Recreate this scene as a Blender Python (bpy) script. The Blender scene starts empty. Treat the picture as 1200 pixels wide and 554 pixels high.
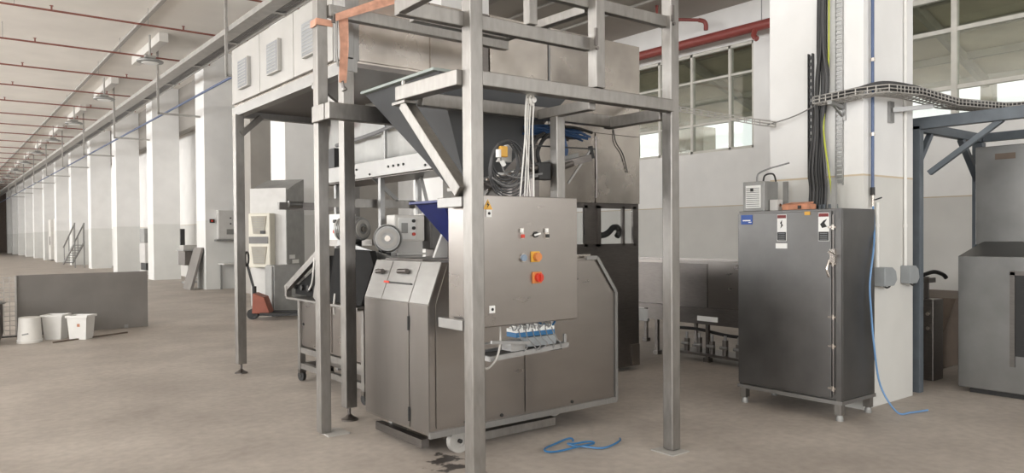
import bpy, bmesh, math, random
from mathutils import Vector, Matrix
random.seed(7)
S = bpy.context.scene
COL = S.collection
PI = math.pi

# ------------------------------------------------------------------ materials
def nmat(name):
    m = bpy.data.materials.new(name); m.use_nodes = True
    nt = m.node_tree; b = nt.nodes['Principled BSDF']
    return m, nt, b

def paint(name, col, rough=.5, metal=0., var=.06, scale=6., bump=0., spec=.5, dirt=None):
    m, nt, b = nmat(name)
    N, L = nt.nodes, nt.links
    tc = N.new('ShaderNodeTexCoord')
    n = N.new('ShaderNodeTexNoise'); n.inputs['Scale'].default_value = scale; n.inputs['Detail'].default_value = 5
    L.new(tc.outputs['Object'], n.inputs['Vector'])
    r = N.new('ShaderNodeValToRGB')
    c2 = dirt or tuple(max(0, c*(1-var*2.2)) for c in col)
    c1 = tuple(min(1, c*(1+var)) for c in col)
    r.color_ramp.elements[0].position = .3; r.color_ramp.elements[1].position = .7
    r.color_ramp.elements[0].color = (*c2, 1); r.color_ramp.elements[1].color = (*c1, 1)
    L.new(n.outputs['Fac'], r.inputs['Fac']); L.new(r.outputs['Color'], b.inputs['Base Color'])
    b.inputs['Roughness'].default_value = rough; b.inputs['Metallic'].default_value = metal
    b.inputs['Specular IOR Level'].default_value = spec
    if bump:
        bp = N.new('ShaderNodeBump'); bp.inputs['Strength'].default_value = bump; bp.inputs['Distance'].default_value = .01
        L.new(n.outputs['Fac'], bp.inputs['Height']); L.new(bp.outputs['Normal'], b.inputs['Normal'])
    return m

def steel(name, col=(.55, .52, .49), rough=.34, stretch=(2, 2, 90), metal=1., smear=.10, bump=.04, rv=.085):
    m, nt, b = nmat(name)
    N, L = nt.nodes, nt.links
    tc = N.new('ShaderNodeTexCoord')
    mp = N.new('ShaderNodeMapping'); mp.inputs['Scale'].default_value = stretch
    L.new(tc.outputs['Object'], mp.inputs['Vector'])
    n = N.new('ShaderNodeTexNoise'); n.inputs['Scale'].default_value = 3; n.inputs['Detail'].default_value = 3
    L.new(mp.outputs['Vector'], n.inputs['Vector'])
    n2 = N.new('ShaderNodeTexNoise'); n2.inputs['Scale'].default_value = 2.3; n2.inputs['Detail'].default_value = 6
    L.new(tc.outputs['Object'], n2.inputs['Vector'])
    mx = N.new('ShaderNodeMath'); mx.operation = 'MULTIPLY_ADD'; mx.inputs[1].default_value = .45; L.new(n.outputs['Fac'], mx.inputs[0])
    m3 = N.new('ShaderNodeMath'); m3.operation = 'MULTIPLY'; m3.inputs[1].default_value = .55; L.new(n2.outputs['Fac'], m3.inputs[0])
    L.new(m3.outputs[0], mx.inputs[2])
    r = N.new('ShaderNodeValToRGB'); r.color_ramp.elements[0].position = .3; r.color_ramp.elements[1].position = .7
    r.color_ramp.elements[0].color = (*[c*(1-smear*1.6) for c in col], 1)
    r.color_ramp.elements[1].color = (*[min(1, c*(1+smear)) for c in col], 1)
    L.new(mx.outputs[0], r.inputs['Fac']); L.new(r.outputs['Color'], b.inputs['Base Color'])
    rr = N.new('ShaderNodeMapRange'); rr.inputs['To Min'].default_value = rough-rv; rr.inputs['To Max'].default_value = rough+rv
    L.new(mx.outputs[0], rr.inputs['Value']); L.new(rr.outputs['Result'], b.inputs['Roughness'])
    b.inputs['Metallic'].default_value = metal
    if bump:
        bp = N.new('ShaderNodeBump'); bp.inputs['Strength'].default_value = bump; bp.inputs['Distance'].default_value = .004
        L.new(mx.outputs[0], bp.inputs['Height']); L.new(bp.outputs['Normal'], b.inputs['Normal'])
    return m

def banded(name, top, low, z=2.06, line=None, rough=.75):
    """painted wall: one colour up to the band height, white above"""
    m, nt, b = nmat(name)
    N, L = nt.nodes, nt.links
    g = N.new('ShaderNodeNewGeometry'); sp = N.new('ShaderNodeSeparateXYZ'); L.new(g.outputs['Position'], sp.inputs[0])
    n = N.new('ShaderNodeTexNoise'); n.inputs['Scale'].default_value = 1.7; n.inputs['Detail'].default_value = 6
    L.new(g.outputs['Position'], n.inputs['Vector'])
    gt = N.new('ShaderNodeMath'); gt.operation = 'GREATER_THAN'; gt.inputs[1].default_value = z; L.new(sp.outputs['Z'], gt.inputs[0])
    mix = N.new('ShaderNodeMix'); mix.data_type = 'RGBA'; L.new(gt.outputs[0], mix.inputs[0])
    mix.inputs[6].default_value = (*low, 1); mix.inputs[7].default_value = (*top, 1)
    out = mix.outputs[2]
    if line:
        cp = N.new('ShaderNodeMath'); cp.operation = 'COMPARE'; cp.inputs[1].default_value = z; cp.inputs[2].default_value = .008
        L.new(sp.outputs['Z'], cp.inputs[0])
        m2 = N.new('ShaderNodeMix'); m2.data_type = 'RGBA'; L.new(cp.outputs[0], m2.inputs[0]); L.new(out, m2.inputs[6]); m2.inputs[7].default_value = (*line, 1)
        out = m2.outputs[2]
    mr = N.new('ShaderNodeMapRange'); mr.inputs['From Min'].default_value = .3; mr.inputs['From Max'].default_value = .7
    mr.inputs['To Min'].default_value = .93; mr.inputs['To Max'].default_value = 1.02; L.new(n.outputs['Fac'], mr.inputs['Value'])
    vm = N.new('ShaderNodeVectorMath'); vm.operation = 'SCALE'; L.new(out, vm.inputs[0]); L.new(mr.outputs['Result'], vm.inputs['Scale'])
    L.new(vm.outputs[0], b.inputs['Base Color']); b.inputs['Roughness'].default_value = rough
    return m

def floor_mat():
    m, nt, b = nmat('worn concrete floor')
    N, L = nt.nodes, nt.links
    g = N.new('ShaderNodeNewGeometry')
    n = N.new('ShaderNodeTexNoise'); n.inputs['Scale'].default_value = .9; n.inputs['Detail'].default_value = 8; n.inputs['Roughness'].default_value = .62
    L.new(g.outputs['Position'], n.inputs['Vector'])
    r = N.new('ShaderNodeValToRGB'); e = r.color_ramp.elements
    e[0].position = .3; e[0].color = (.30, .262, .228, 1); e[1].position = .7; e[1].color = (.47, .42, .372, 1)
    L.new(n.outputs['Fac'], r.inputs['Fac'])
    n2 = N.new('ShaderNodeTexNoise'); n2.inputs['Scale'].default_value = 14; n2.inputs['Detail'].default_value = 6
    L.new(g.outputs['Position'], n2.inputs['Vector'])
    mr = N.new('ShaderNodeMapRange'); mr.inputs['From Min'].default_value = .3; mr.inputs['From Max'].default_value = .7
    mr.inputs['To Min'].default_value = .9; mr.inputs['To Max'].default_value = 1.08; L.new(n2.outputs['Fac'], mr.inputs['Value'])
    vm = N.new('ShaderNodeVectorMath'); vm.operation = 'SCALE'; L.new(r.outputs['Color'], vm.inputs[0]); L.new(mr.outputs['Result'], vm.inputs['Scale'])
    # a dark oily stain by the caster of the divider machine
    sub = N.new('ShaderNodeVectorMath'); sub.operation = 'SUBTRACT'; L.new(g.outputs['Position'], sub.inputs[0]); sub.inputs[1].default_value = (2.80, 4.28, 0)
    n3 = N.new('ShaderNodeTexNoise'); n3.inputs['Scale'].default_value = 9; n3.inputs['Detail'].default_value = 4; L.new(g.outputs['Position'], n3.inputs['Vector'])
    ln = N.new('ShaderNodeVectorMath'); ln.operation = 'LENGTH'; L.new(sub.outputs[0], ln.inputs[0])
    ad = N.new('ShaderNodeMath'); ad.operation = 'MULTIPLY_ADD'; ad.inputs[1].default_value = .9; L.new(n3.outputs['Fac'], ad.inputs[0]); L.new(ln.outputs['Value'], ad.inputs[2])
    sr = N.new('ShaderNodeMapRange'); sr.inputs['From Min'].default_value = .52; sr.inputs['From Max'].default_value = .60
    sr.inputs['To Min'].default_value = 1; sr.inputs['To Max'].default_value = 0; L.new(ad.outputs[0], sr.inputs['Value'])
    mx = N.new('ShaderNodeMix'); mx.data_type = 'RGBA'; L.new(sr.outputs['Result'], mx.inputs[0]); L.new(vm.outputs[0], mx.inputs[6]); mx.inputs[7].default_value = (.05, .042, .038, 1)
    L.new(mx.outputs[2], b.inputs['Base Color'])
    rr = N.new('ShaderNodeMapRange'); rr.inputs['To Min'].default_value = .42; rr.inputs['To Max'].default_value = .72
    L.new(n.outputs['Fac'], rr.inputs['Value']); L.new(rr.outputs['Result'], b.inputs['Roughness'])
    bp = N.new('ShaderNodeBump'); bp.inputs['Strength'].default_value = .15; bp.inputs['Distance'].default_value = .01
    L.new(n2.outputs['Fac'], bp.inputs['Height']); L.new(bp.outputs['Normal'], b.inputs['Normal'])
    return m

def glass_mat(name, tint=(.86, .88, .84), gl=.12):
    m = bpy.data.materials.new(name); m.use_nodes = True; nt = m.node_tree; nt.nodes.clear()
    N, L = nt.nodes, nt.links
    o = N.new('ShaderNodeOutputMaterial'); t = N.new('ShaderNodeBsdfTransparent'); t.inputs[0].default_value = (*tint, 1)
    g = N.new('ShaderNodeBsdfGlossy'); g.inputs['Roughness'].default_value = .04; g.inputs['Color'].default_value = (.9, .9, .9, 1)
    n = N.new('ShaderNodeTexNoise'); n.inputs['Scale'].default_value = 1.5
    tc = N.new('ShaderNodeTexCoord'); L.new(tc.outputs['Object'], n.inputs['Vector'])
    mr = N.new('ShaderNodeMapRange'); mr.inputs['To Min'].default_value = gl*.8; mr.inputs['To Max'].default_value = gl*1.2; L.new(n.outputs['Fac'], mr.inputs['Value'])
    mx = N.new('ShaderNodeMixShader'); L.new(mr.outputs['Result'], mx.inputs[0]); L.new(t.outputs[0], mx.inputs[1]); L.new(g.outputs[0], mx.inputs[2])
    L.new(mx.outputs[0], o.inputs['Surface'])
    return m

def film_mat(name):
    m = bpy.data.materials.new(name); m.use_nodes = True; nt = m.node_tree; nt.nodes.clear()
    N, L = nt.nodes, nt.links
    o = N.new('ShaderNodeOutputMaterial'); t = N.new('ShaderNodeBsdfTransparent'); d = N.new('ShaderNodeBsdfDiffuse'); d.inputs[0].default_value = (.9, .9, .88, 1)
    tr = N.new('ShaderNodeBsdfTranslucent'); tr.inputs[0].default_value = (.9, .9, .88, 1)
    a = N.new('ShaderNodeMixShader'); a.inputs[0].default_value = .5; L.new(d.outputs[0], a.inputs[1]); L.new(tr.outputs[0], a.inputs[2])
    n = N.new('ShaderNodeTexNoise'); n.inputs['Scale'].default_value = 5; tc = N.new('ShaderNodeTexCoord'); L.new(tc.outputs['Object'], n.inputs['Vector'])
    mr = N.new('ShaderNodeMapRange'); mr.inputs['To Min'].default_value = .7; mr.inputs['To Max'].default_value = 1.0; L.new(n.outputs['Fac'], mr.inputs['Value'])
    mx = N.new('ShaderNodeMixShader'); L.new(mr.outputs['Result'], mx.inputs[0]); L.new(t.outputs[0], mx.inputs[1]); L.new(a.outputs[0], mx.inputs[2])
    L.new(mx.outputs[0], o.inputs['Surface'])
    return m

M = {}
M['wall'] = banded('painted wall', (.84, .83, .81), (.64, .63, .60), line=(.55, .46, .34))
M['pillar'] = banded('painted pillar', (.84, .835, .82), (.74, .74, .715))
M['pillar_near'] = banded('painted near pillar', (.82, .82, .81), (.66, .655, .625), line=(.62, .52, .38))
M['partition'] = paint('shaded wall plaster', (.36, .34, .31), .8, var=.05, scale=1.5)  # cross wall lies in shadow; that shade is put into its grey
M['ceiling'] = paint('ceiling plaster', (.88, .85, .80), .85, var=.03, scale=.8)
M['aisle_ceiling'] = paint('shaded aisle ceiling plaster', (.40, .37, .33), .85, var=.04, scale=.8)  # darker than the hall ceiling: aisle shade painted into the plaster colour
M['fascia'] = paint('shade-toned fascia plaster', (.30, .28, .255), .8, var=.03, scale=.8)  # dark tone is shadow on the fascia, painted into its colour
M['floor'] = floor_mat()
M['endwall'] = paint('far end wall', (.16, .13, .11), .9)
M['ss'] = steel('brushed stainless', (.33, .307, .288), .28, (.8, .8, 3), smear=.05, bump=0, rv=.03)
M['ss_v'] = steel('brushed stainless vertical grain', (.29, .275, .262), .30, (5, 5, 1), smear=.04, bump=0, rv=.03)
M['ss_post'] = steel('satin steel tube', (.315, .302, .285), .44, (10, 10, 3), smear=.16, bump=.02)
M['ss_dark'] = steel('dull stainless', (.20, .185, .175), .38, (4, 4, 30), smear=.14)
M['ss_cab'] = steel('dull cabinet stainless', (.185, .182, .178), .40, (2, 2, 2), smear=.10, bump=.02)
M['ss_hood'] = steel('grey hood stainless', (.26, .26, .255), .38, (2, 2, 2), smear=.08, bump=.02)
M['ss_bright'] = steel('bright sheet steel', (.58, .535, .49), .26, (1.3, 1.3, 1.3), smear=.2, bump=.06)
M['alu'] = steel('light aluminium', (.34, .335, .325), .46, (20, 2, 2))
M['greymetal'] = paint('grey painted metal', (.30, .30, .29), .45, .3)
M['hopper'] = paint('dark grey hopper plastic', (.075, .078, .082), .55, var=.04)
M['hopper_rim'] = paint('grey green hopper rim', (.30, .34, .32), .5)
M['bluesteel'] = paint('slate blue painted steel', (.12, .14, .16), .5, .1, var=.08)
M['blue'] = paint('deep blue plastic', (.018, .028, .14), .35)
M['bluecab'] = paint('blue cable sheath', (.03, .15, .33), .4)
M['bluepipe'] = paint('blue painted pipe', (.07, .11, .22), .4)
M['palecab'] = paint('pale blue hose', (.14, .28, .50), .4)
M['black'] = paint('black rubber', (.018, .018, .018), .5)
M['darkcab'] = paint('dark grey cable', (.06, .06, .062), .5)
M['greycab'] = paint('grey cable', (.22, .22, .22), .5)
M['white'] = paint('white plastic', (.80, .79, .76), .4, var=.03)
M['cream'] = paint('cream enamel', (.66, .63, .54), .45, var=.03)
M['whitepaint'] = paint('white enamel', (.74, .72, .68), .45, var=.03)
M['cabwhite'] = paint('light grey enamel', (.58, .57, .55), .45, var=.03)
M['proof'] = paint('off white sheet metal', (.43, .42, .40), .4, .25, var=.05, scale=2)
M['red'] = paint('red pipe paint', (.27, .06, .05), .45)
M['rust'] = paint('thin red pipe paint', (.25, .09, .07), .5)
M['jackred'] = paint('faded red enamel', (.30, .085, .05), .5)
M['yellow'] = paint('yellow plastic', (.70, .38, .05), .4)
M['orange'] = paint('orange plastic', (.62, .22, .06), .4)
M['redbtn'] = paint('red button', (.60, .04, .02), .35)
M['strap'] = paint('faded orange strap', (.62, .33, .23), .75, var=.1, scale=20)
M['label_blue'] = paint('blue label', (.02, .08, .35), .4)
M['label_white'] = paint('white label', (.85, .85, .83), .5, var=.02)
M['label_red'] = paint('dark red label', (.20, .03, .03), .5)
M['label_black'] = paint('black label', (.015, .015, .015), .5)
M['carton'] = paint('orange brown carton', (.60, .27, .16), .7, var=.15, scale=15)
M['brownboard'] = paint('brown board', (.15, .115, .09), .7)
M['galv'] = steel('galvanised steel', (.36, .36, .355), .45, (8, 8, 8), metal=.8)
M['gal_light'] = paint('galvanised bracket', (.42, .405, .38), .5, .2)
M['boxgrey'] = paint('grey plastic socket', (.30, .32, .33), .5)
M['frame_white'] = paint('window frame paint', (.62, .60, .54), .5)
M['glass'] = glass_mat('window glass')
M['glass2'] = glass_mat('booth glass', (.93, .94, .94), .06)
M['film'] = film_mat('clear plastic sheeting')
M['canopy'] = paint('beige sheet roof', (.72, .66, .52), .8, var=.08, scale=2)
M['outwall'] = paint('beige outdoor block', (.42, .40, .34), .8)
M['green'] = paint('green yellow wire', (.45, .50, .05), .5)
M['panelgrey'] = paint('grey board', (.215, .20, .185), .75, var=.06, scale=2)
M['blue_shaded'] = paint('shaded blue hose', (.025, .07, .17), .5)  # blue darkened in the colour itself for the shade under the crossbeam
M['mattblack'] = paint('matt black guard', (.02, .02, .02), .85, spec=.15)
M['darkgrey'] = paint('dark grey metal', (.13, .125, .12), .4, .3)
M['grillebrown'] = paint('dusty grille', (.36, .335, .28), .7)
M['bluegrey'] = paint('blue grey lens', (.22, .29, .38), .3)
M['vent'] = paint('grey filter mat', (.27, .28, .29), .7)
M['rope'] = paint('off white cord', (.72, .71, .68), .6)

# ------------------------------------------------------------------ builders
def wloc(o):
    v = Vector((0, 0, 0))
    while o is not None:
        v += o.location; o = o.parent
    return v

class MB:
    def __init__(s): s.bm = bmesh.new()
    def box(s, a, b, mat=None):
        vs = [s.bm.verts.new(Vector((x, y, z))) for x in (a[0], b[0]) for y in (a[1], b[1]) for z in (a[2], b[2])]
        for f in ((0, 1, 3, 2), (4, 6, 7, 5), (0, 4, 5, 1), (2, 3, 7, 6), (0, 2, 6, 4), (1, 5, 7, 3)):
            s.bm.faces.new([vs[i] for i in f])
        if mat is not None:
            for v in vs: v.co = mat @ v.co
        return s
    def bar(s, p, q, w, h=None, up=(0, 0, 1)):
        h = h or w; p = Vector(p); q = Vector(q); d = (q-p).normalized()
        u = Vector(up)
        if abs(d.dot(u)) > .98: u = Vector((1, 0, 0))
        side = d.cross(u).normalized(); u = side.cross(d).normalized()
        vs = []
        for c in (p, q):
            for a, b in ((-1, -1), (1, -1), (1, 1), (-1, 1)):
                vs.append(s.bm.verts.new(c + side*a*w/2 + u*b*h/2))
        for f in ((0, 1, 2, 3), (7, 6, 5, 4), (0, 4, 5, 1), (1, 5, 6, 2), (2, 6, 7, 3), (3, 7, 4, 0)):
            s.bm.faces.new([vs[i] for i in f])
        return s
    def cyl(s, p, q, r, r2=None, n=16):
        r2 = r if r2 is None else r2
        p = Vector(p); q = Vector(q); d = (q-p).normalized()
        u = Vector((0, 0, 1)) if abs(d.z) < .9 else Vector((1, 0, 0))
        a = d.cross(u).normalized(); b = a.cross(d)
        A = [s.bm.verts.new(p + (a*math.cos(t)+b*math.sin(t))*r) for t in [2*PI*i/n for i in range(n)]]
        B = [s.bm.verts.new(q + (a*math.cos(t)+b*math.sin(t))*r2) for t in [2*PI*i/n for i in range(n)]]
        for i in range(n):
            s.bm.faces.new((A[i], A[(i+1) % n], B[(i+1) % n], B[i]))
        s.bm.faces.new(A[::-1]); s.bm.faces.new(B)
        return s
    def ring(s, c, axis, ri, ro, t, n=24):
        """flat annulus with thickness t along axis"""
        c = Vector(c); d = Vector(axis).normalized()
        u = Vector((0, 0, 1)) if abs(d.z) < .9 else Vector((1, 0, 0))
        a = d.cross(u).normalized(); b = a.cross(d)
        L = []
        for off, r in ((-t/2, ri), (-t/2, ro), (t/2, ro), (t/2, ri)):
            L.append([s.bm.verts.new(c + d*off + (a*math.cos(2*PI*i/n)+b*math.sin(2*PI*i/n))*r) for i in range(n)])
        for k in range(4):
            A, B = L[k], L[(k+1) % 4]
            for i in range(n): s.bm.faces.new((A[i], A[(i+1) % n], B[(i+1) % n], B[i]))
        return s
    def tube(s, pts, r, n=8, smooth=True, closed=False):
        pts = [Vector(p) for p in pts]
        if smooth and len(pts) > 2:
            out = []
            N = len(pts)
            for i in range(N-1):
                p0 = pts[max(i-1, 0)]; p1 = pts[i]; p2 = pts[i+1]; p3 = pts[min(i+2, N-1)]
                for k in range(6):
                    t = k/6
                    out.append(.5*((2*p1)+(-p0+p2)*t+(2*p0-5*p1+4*p2-p3)*t*t+(-p0+3*p1-3*p2+p3)*t**3))
            out.append(pts[-1]); pts = out
        rings = []; prev = None
        for i, p in enumerate(pts):
            d = (pts[min(i+1, len(pts)-1)]-pts[max(i-1, 0)])
            if d.length < 1e-7: d = Vector((0, 0, 1))
            d.normalize()
            if prev is None:
                u = Vector((0, 0, 1)) if abs(d.z) < .9 else Vector((1, 0, 0))
                a = d.cross(u).normalized()
            else:
                a = (prev - d*prev.dot(d)).normalized()
            prev = a; b = a.cross(d)
            rings.append([s.bm.verts.new(p+(a*math.cos(2*PI*k/n)+b*math.sin(2*PI*k/n))*r) for k in range(n)])
        for A, B in zip(rings, rings[1:]):
            for k in range(n): s.bm.faces.new((A[k], A[(k+1) % n], B[(k+1) % n], B[k]))
        s.bm.faces.new(rings[0][::-1]); s.bm.faces.new(rings[-1])
        return s
    def prism(s, pts, vec):
        """closed polygon pts (3D) extruded by vec"""
        v = Vector(vec)
        A = [s.bm.verts.new(Vector(p)) for p in pts]; B = [s.bm.verts.new(Vector(p)+v) for p in pts]
        n = len(A)
        s.bm.faces.new(A[::-1]); s.bm.faces.new(B)
        for i in range(n): s.bm.faces.new((A[i], A[(i+1) % n], B[(i+1) % n], B[i]))
        return s
    def frustum(s, a, za, b, zb, open_top=False, cap=True):
        """a,b = (x0,y0,x1,y1) rectangles at heights za, zb"""
        def R(r, z): return [s.bm.verts.new((r[0], r[1], z)), s.bm.verts.new((r[2], r[1], z)), s.bm.verts.new((r[2], r[3], z)), s.bm.verts.new((r[0], r[3], z))]
        A = R(a, za); B = R(b, zb)
        for i in range(4): s.bm.faces.new((A[i], A[(i+1) % 4], B[(i+1) % 4], B[i]))
        if cap: s.bm.faces.new(B)
        if not open_top and cap: s.bm.faces.new(A[::-1])
        return s
    def lathe(s, c, prof, n=24):
        c = Vector(c); rings = []
        for r, z in prof:
            rings.append([s.bm.verts.new(c+Vector((r*math.cos(2*PI*i/n), r*math.sin(2*PI*i/n), z))) for i in range(n)])
        for A, B in zip(rings, rings[1:]):
            for i in range(n): s.bm.faces.new((A[i], A[(i+1) % n], B[(i+1) % n], B[i]))
        s.bm.faces.new(rings[0][::-1]); s.bm.faces.new(rings[-1])
        return s
    def xf(s, mat):
        for v in s.bm.verts: v.co = mat @ v.co
        return s
    def build(s, name, mat, parent=None, bevel=0., smooth=False, solid=0., label=None):
        bmesh.ops.recalc_face_normals(s.bm, faces=s.bm.faces)
        if parent is None:
            mn = [min(v.co[i] for v in s.bm.verts) for i in range(3)]; mxx = [max(v.co[i] for v in s.bm.verts) for i in range(3)]
            off = Vector(((mn[0]+mxx[0])/2, (mn[1]+mxx[1])/2, mn[2]))
        else: off = wloc(parent)
        for v in s.bm.verts: v.co -= off
        me = bpy.data.meshes.new(name); s.bm.to_mesh(me); s.bm.free()
        o = bpy.data.objects.new(name, me); COL.objects.link(o)
        me.materials.append(M[mat] if isinstance(mat, str) else mat)
        if parent is None: o.location = off
        else: o.parent = parent
        if smooth:
            for p in me.polygons: p.use_smooth = True
            try:
                me.set_sharp_from_angle(angle=math.radians(40))
            except Exception: pass
        if solid:
            md = o.modifiers.new('solid', 'SOLIDIFY'); md.thickness = solid; md.offset = 0
        if bevel:
            md = o.modifiers.new('bevel', 'BEVEL'); md.width = bevel; md.segments = 2; md.limit_method = 'ANGLE'
        if label: o['label'] = label
        return o

def thing(name, label, cat, loc, group=None):
    o = bpy.data.objects.new(name, None); COL.objects.link(o); o.location = loc
    o.empty_display_size = .1
    return tag(o, label, cat, group)
def tag(o, label, cat, group=None):
    o['label'] = label; o['category'] = cat
    if group: o['group'] = group
    return o
def struct(o):
    o['kind'] = 'structure'; return o
def B(a, b): return MB().box(a, b)
def copy_tree(o, parent=None):
    c = o.copy(); COL.objects.link(c); c.parent = parent
    for ch in [x for x in bpy.data.objects if x.parent == o]:
        copy_tree(ch, c)
    return c
ORD = ['nearest', 'second nearest', 'third nearest', 'fourth nearest', 'fifth nearest', 'sixth nearest', 'seventh nearest', 'eighth nearest', 'ninth nearest', 'tenth nearest',
       'eleventh nearest', 'twelfth nearest', 'thirteenth nearest', 'fourteenth nearest', 'fifteenth nearest', 'sixteenth nearest', 'seventeenth nearest', 'eighteenth nearest', 'nineteenth nearest',
       'twentieth nearest', 'twenty-first nearest', 'twenty-second nearest', 'twenty-third nearest', 'twenty-fourth nearest', 'twenty-fifth nearest', 'twenty-sixth nearest']

# ------------------------------------------------------------------ the room
XW, XL, YB, YE = 11.45, -12.0, -9.0, 104.0
ZN, ZA = 7.1, 5.65
struct(B((XL-.3, YB-.3, -.2), (XW+.3, YE+.3, 0)).build('floor', 'floor'))
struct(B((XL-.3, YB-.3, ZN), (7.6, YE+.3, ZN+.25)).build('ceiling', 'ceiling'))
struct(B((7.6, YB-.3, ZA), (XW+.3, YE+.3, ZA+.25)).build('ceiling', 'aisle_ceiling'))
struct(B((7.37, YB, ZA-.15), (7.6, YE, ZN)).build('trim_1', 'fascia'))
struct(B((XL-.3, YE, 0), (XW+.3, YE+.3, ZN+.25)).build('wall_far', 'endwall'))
# right wall with two window openings
WZ0, WZ1 = 3.07, 4.96
w = MB()
w.box((XW, YB, 0), (XW+.25, 40, WZ0)); w.box((XW, YB, WZ1), (XW+.25, 40, ZA))
for y0, y1 in ((YB, 1.6), (6.2, 7.8), (13.3, 40)): w.box((XW, y0, WZ0), (XW+.25, y1, WZ1))
struct(w.build('wall_right', 'wall'))
# partition behind the pillar row further back
w = MB(); w.box((8.0, 24.3, 0), (8.2, YE, ZA)); struct(w.build('wall_partition', 'wall'))
w = MB(); w.box((6.90, 20.5, 0), (XW, 21.05, ZA)); struct(w.build('wall_cross', 'partition'))
# left wall and back wall: rows of tall window openings where the daylight comes in
def wall_with_openings(name, axis, c0, c1, a0, a1, ops, z0, z1, top):
    w = MB()
    def bx(s0, s1, zz0, zz1):
        if axis == 'x': w.box((c0, s0, zz0), (c1, s1, zz1))
        else: w.box((s0, c0, zz0), (s1, c1, zz1))
    bx(a0, a1, 0, z0); bx(a0, a1, z1, top)
    cur = a0
    for s0, s1 in ops:
        bx(cur, s0, z0, z1); cur = s1
    bx(cur, a1, z0, z1)
    return struct(w.build(name, 'wall'))
LOPS = [(-7+7*i, -2+7*i) for i in range(13)]
wall_with_openings('wall_left', 'x', XL-.3, XL, YB, YE, LOPS, 2.4, 6.4, ZN)
BOPS = [(-10.5, -6.0), (-4.5, 0.0), (1.5, 6.0), (7.6, 10.8)]
wall_with_openings('wall_back', 'y', YB-.3, YB, XL, XW, BOPS, 2.2, 5.3, ZN)

def window_grid(name, glass, axis, c, s0, s1, z0, z1, vs, hs, fw=.05, fd=.09):
    """one window: frame, mullions and a single pane"""
    f = MB()
    def bx(m, a0, a1, zz0, zz1, d0, d1):
        if axis == 'x': m.box((c+d0, a0, zz0), (c+d1, a1, zz1))
        else: m.box((a0, c+d0, zz0), (a1, c+d1, zz1))
    bx(f, s0, s1, z0, z0+fw, 0, fd); bx(f, s0, s1, z1-fw, z1, 0, fd); bx(f, s0, s0+fw, z0, z1, 0, fd); bx(f, s1-fw, s1, z0, z1, 0, fd)
    for v in vs: bx(f, v-fw/2, v+fw/2, z0, z1, 0, fd)
    for h in hs: bx(f, s0, s1, h-fw*.4, h+fw*.4, .01, fd-.01)
    o = struct(f.build(name, 'frame_white'))
    if glass:
        g = MB(); bx(g, s0+fw/2, s1-fw/2, z0+fw/2, z1-fw/2, fd*.45, fd*.45+.008)
        p = g.build('pane', glass, o)
    return o
window_grid('window_1', 'glass', 'x', XW+.03, 7.80, 13.3, WZ0, WZ1, [8.32, 9.18, 9.98, 10.6, 11.4, 12.3], [3.61, 4.43])
window_grid('window_2', 'glass', 'x', XW+.03, 1.6, 6.2, WZ0, WZ1, [2.9, 4.55, 5.9], [3.61, 4.43], fw=.075)
for i, (s0, s1) in enumerate(LOPS): window_grid('window_%d' % (3+i), None, 'x', XL-.2, s0, s1, 2.4, 6.4, [s0+1.25, s0+2.5, s0+3.75], [3.6, 4.9])
for i, (s0, s1) in enumerate(BOPS): window_grid('window_%d' % (20+i), None, 'y', YB-.2, s0, s1, 2.2, 5.3, [s0+(s1-s0)/3, s0+2*(s1-s0)/3], [3.0, 4.2])

# outside the right wall: sheet roof on purlins and a low wall
def canopy():
    t = thing('canopy_roof', 'beige sheet roof outside the upper windows, sloping down from the wall', 'roof', (13.4, 8, 0))
    m = MB(); m.prism([(11.75, -4, 5.35), (15.2, -4, 4.32), (15.2, -4, 4.42), (11.75, -4, 5.45)], (0, 27, 0)); m.build('sheeting', 'canopy', t)
    m = MB()
    for k in range(4):
        x = 12.3+k*.9; z = 5.35-(x-11.75)*1.03/3.45-.07
        m.box((x-.04, -4, z-.06), (x+.04, 23, z+.06))
    m.build('purlins', 'outwall', t)
    for y in (-3.5, 1.0, 5.4, 9.9, 14.4, 19, 22.5):
        MB().bar((11.8, y, 5.22), (15.1, y, 4.2), .1, .16).build('rafter', 'outwall', t)
        MB().box((15.0, y-.1, 0), (15.2, y+.1, 4.28)).build('post', 'outwall', t)
canopy()
m = MB(); m.box((15.6, 3.9, 0), (16.1, 5.0, 4.25)); m.box((15.6, 6.1, 0), (16.1, 12.1, 3.45)); m.box((15.6, 12.1, 0), (16.1, 13.2, 4.3)); m.box((15.6, 16.6, 0), (16.1, 23, 4.2))
tag(m.build('boundary_wall', 'outwall'), 'beige wall outside, seen low through the high windows', 'wall')
tag(B((11.75, -12, -.15), (40, 60, -.02)).build('yard', 'outwall'), 'pale ground outside the right wall', 'ground')

# pillars: the near one beside the stainless cabinet, the rest receding down the hall
PY_ = [3.276, 10.07, 16.75, 23.15, 29.75, 36.6, 43.3, 50.0, 56.7, 63.4, 70.1, 76.8, 83.5, 90.2, 96.9]
plabel = ['white square pillar behind the stainless electrical cabinet', 'white square pillar right behind the blue hopper',
          'white square pillar behind the light grey cabinet with the cooling unit', 'white square pillar carrying the grey electrical box',
          'white square pillar next beyond the leaning grey panel', 'white square pillar beyond the low grey board, third one past the machines']
for i, y in enumerate(PY_):
    top = ZA if i < 2 else ZN-.01
    t = MB().box((6.43, y, 0), (7.36, y+.92, ZN-.001))
    o = t.build('pillar', 'pillar_near' if i == 0 else 'pillar')
    lb = plabel[i] if i < 6 else 'white square pillar in the long row, %s of those past the first six' % ORD[i-6].replace('nearest', 'one') if i > 6 else 'white square pillar in the long row, first one past the nearest six'
    tag(o, lb.replace('  ', ' '), 'pillar', 'pillars down the hall')

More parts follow.
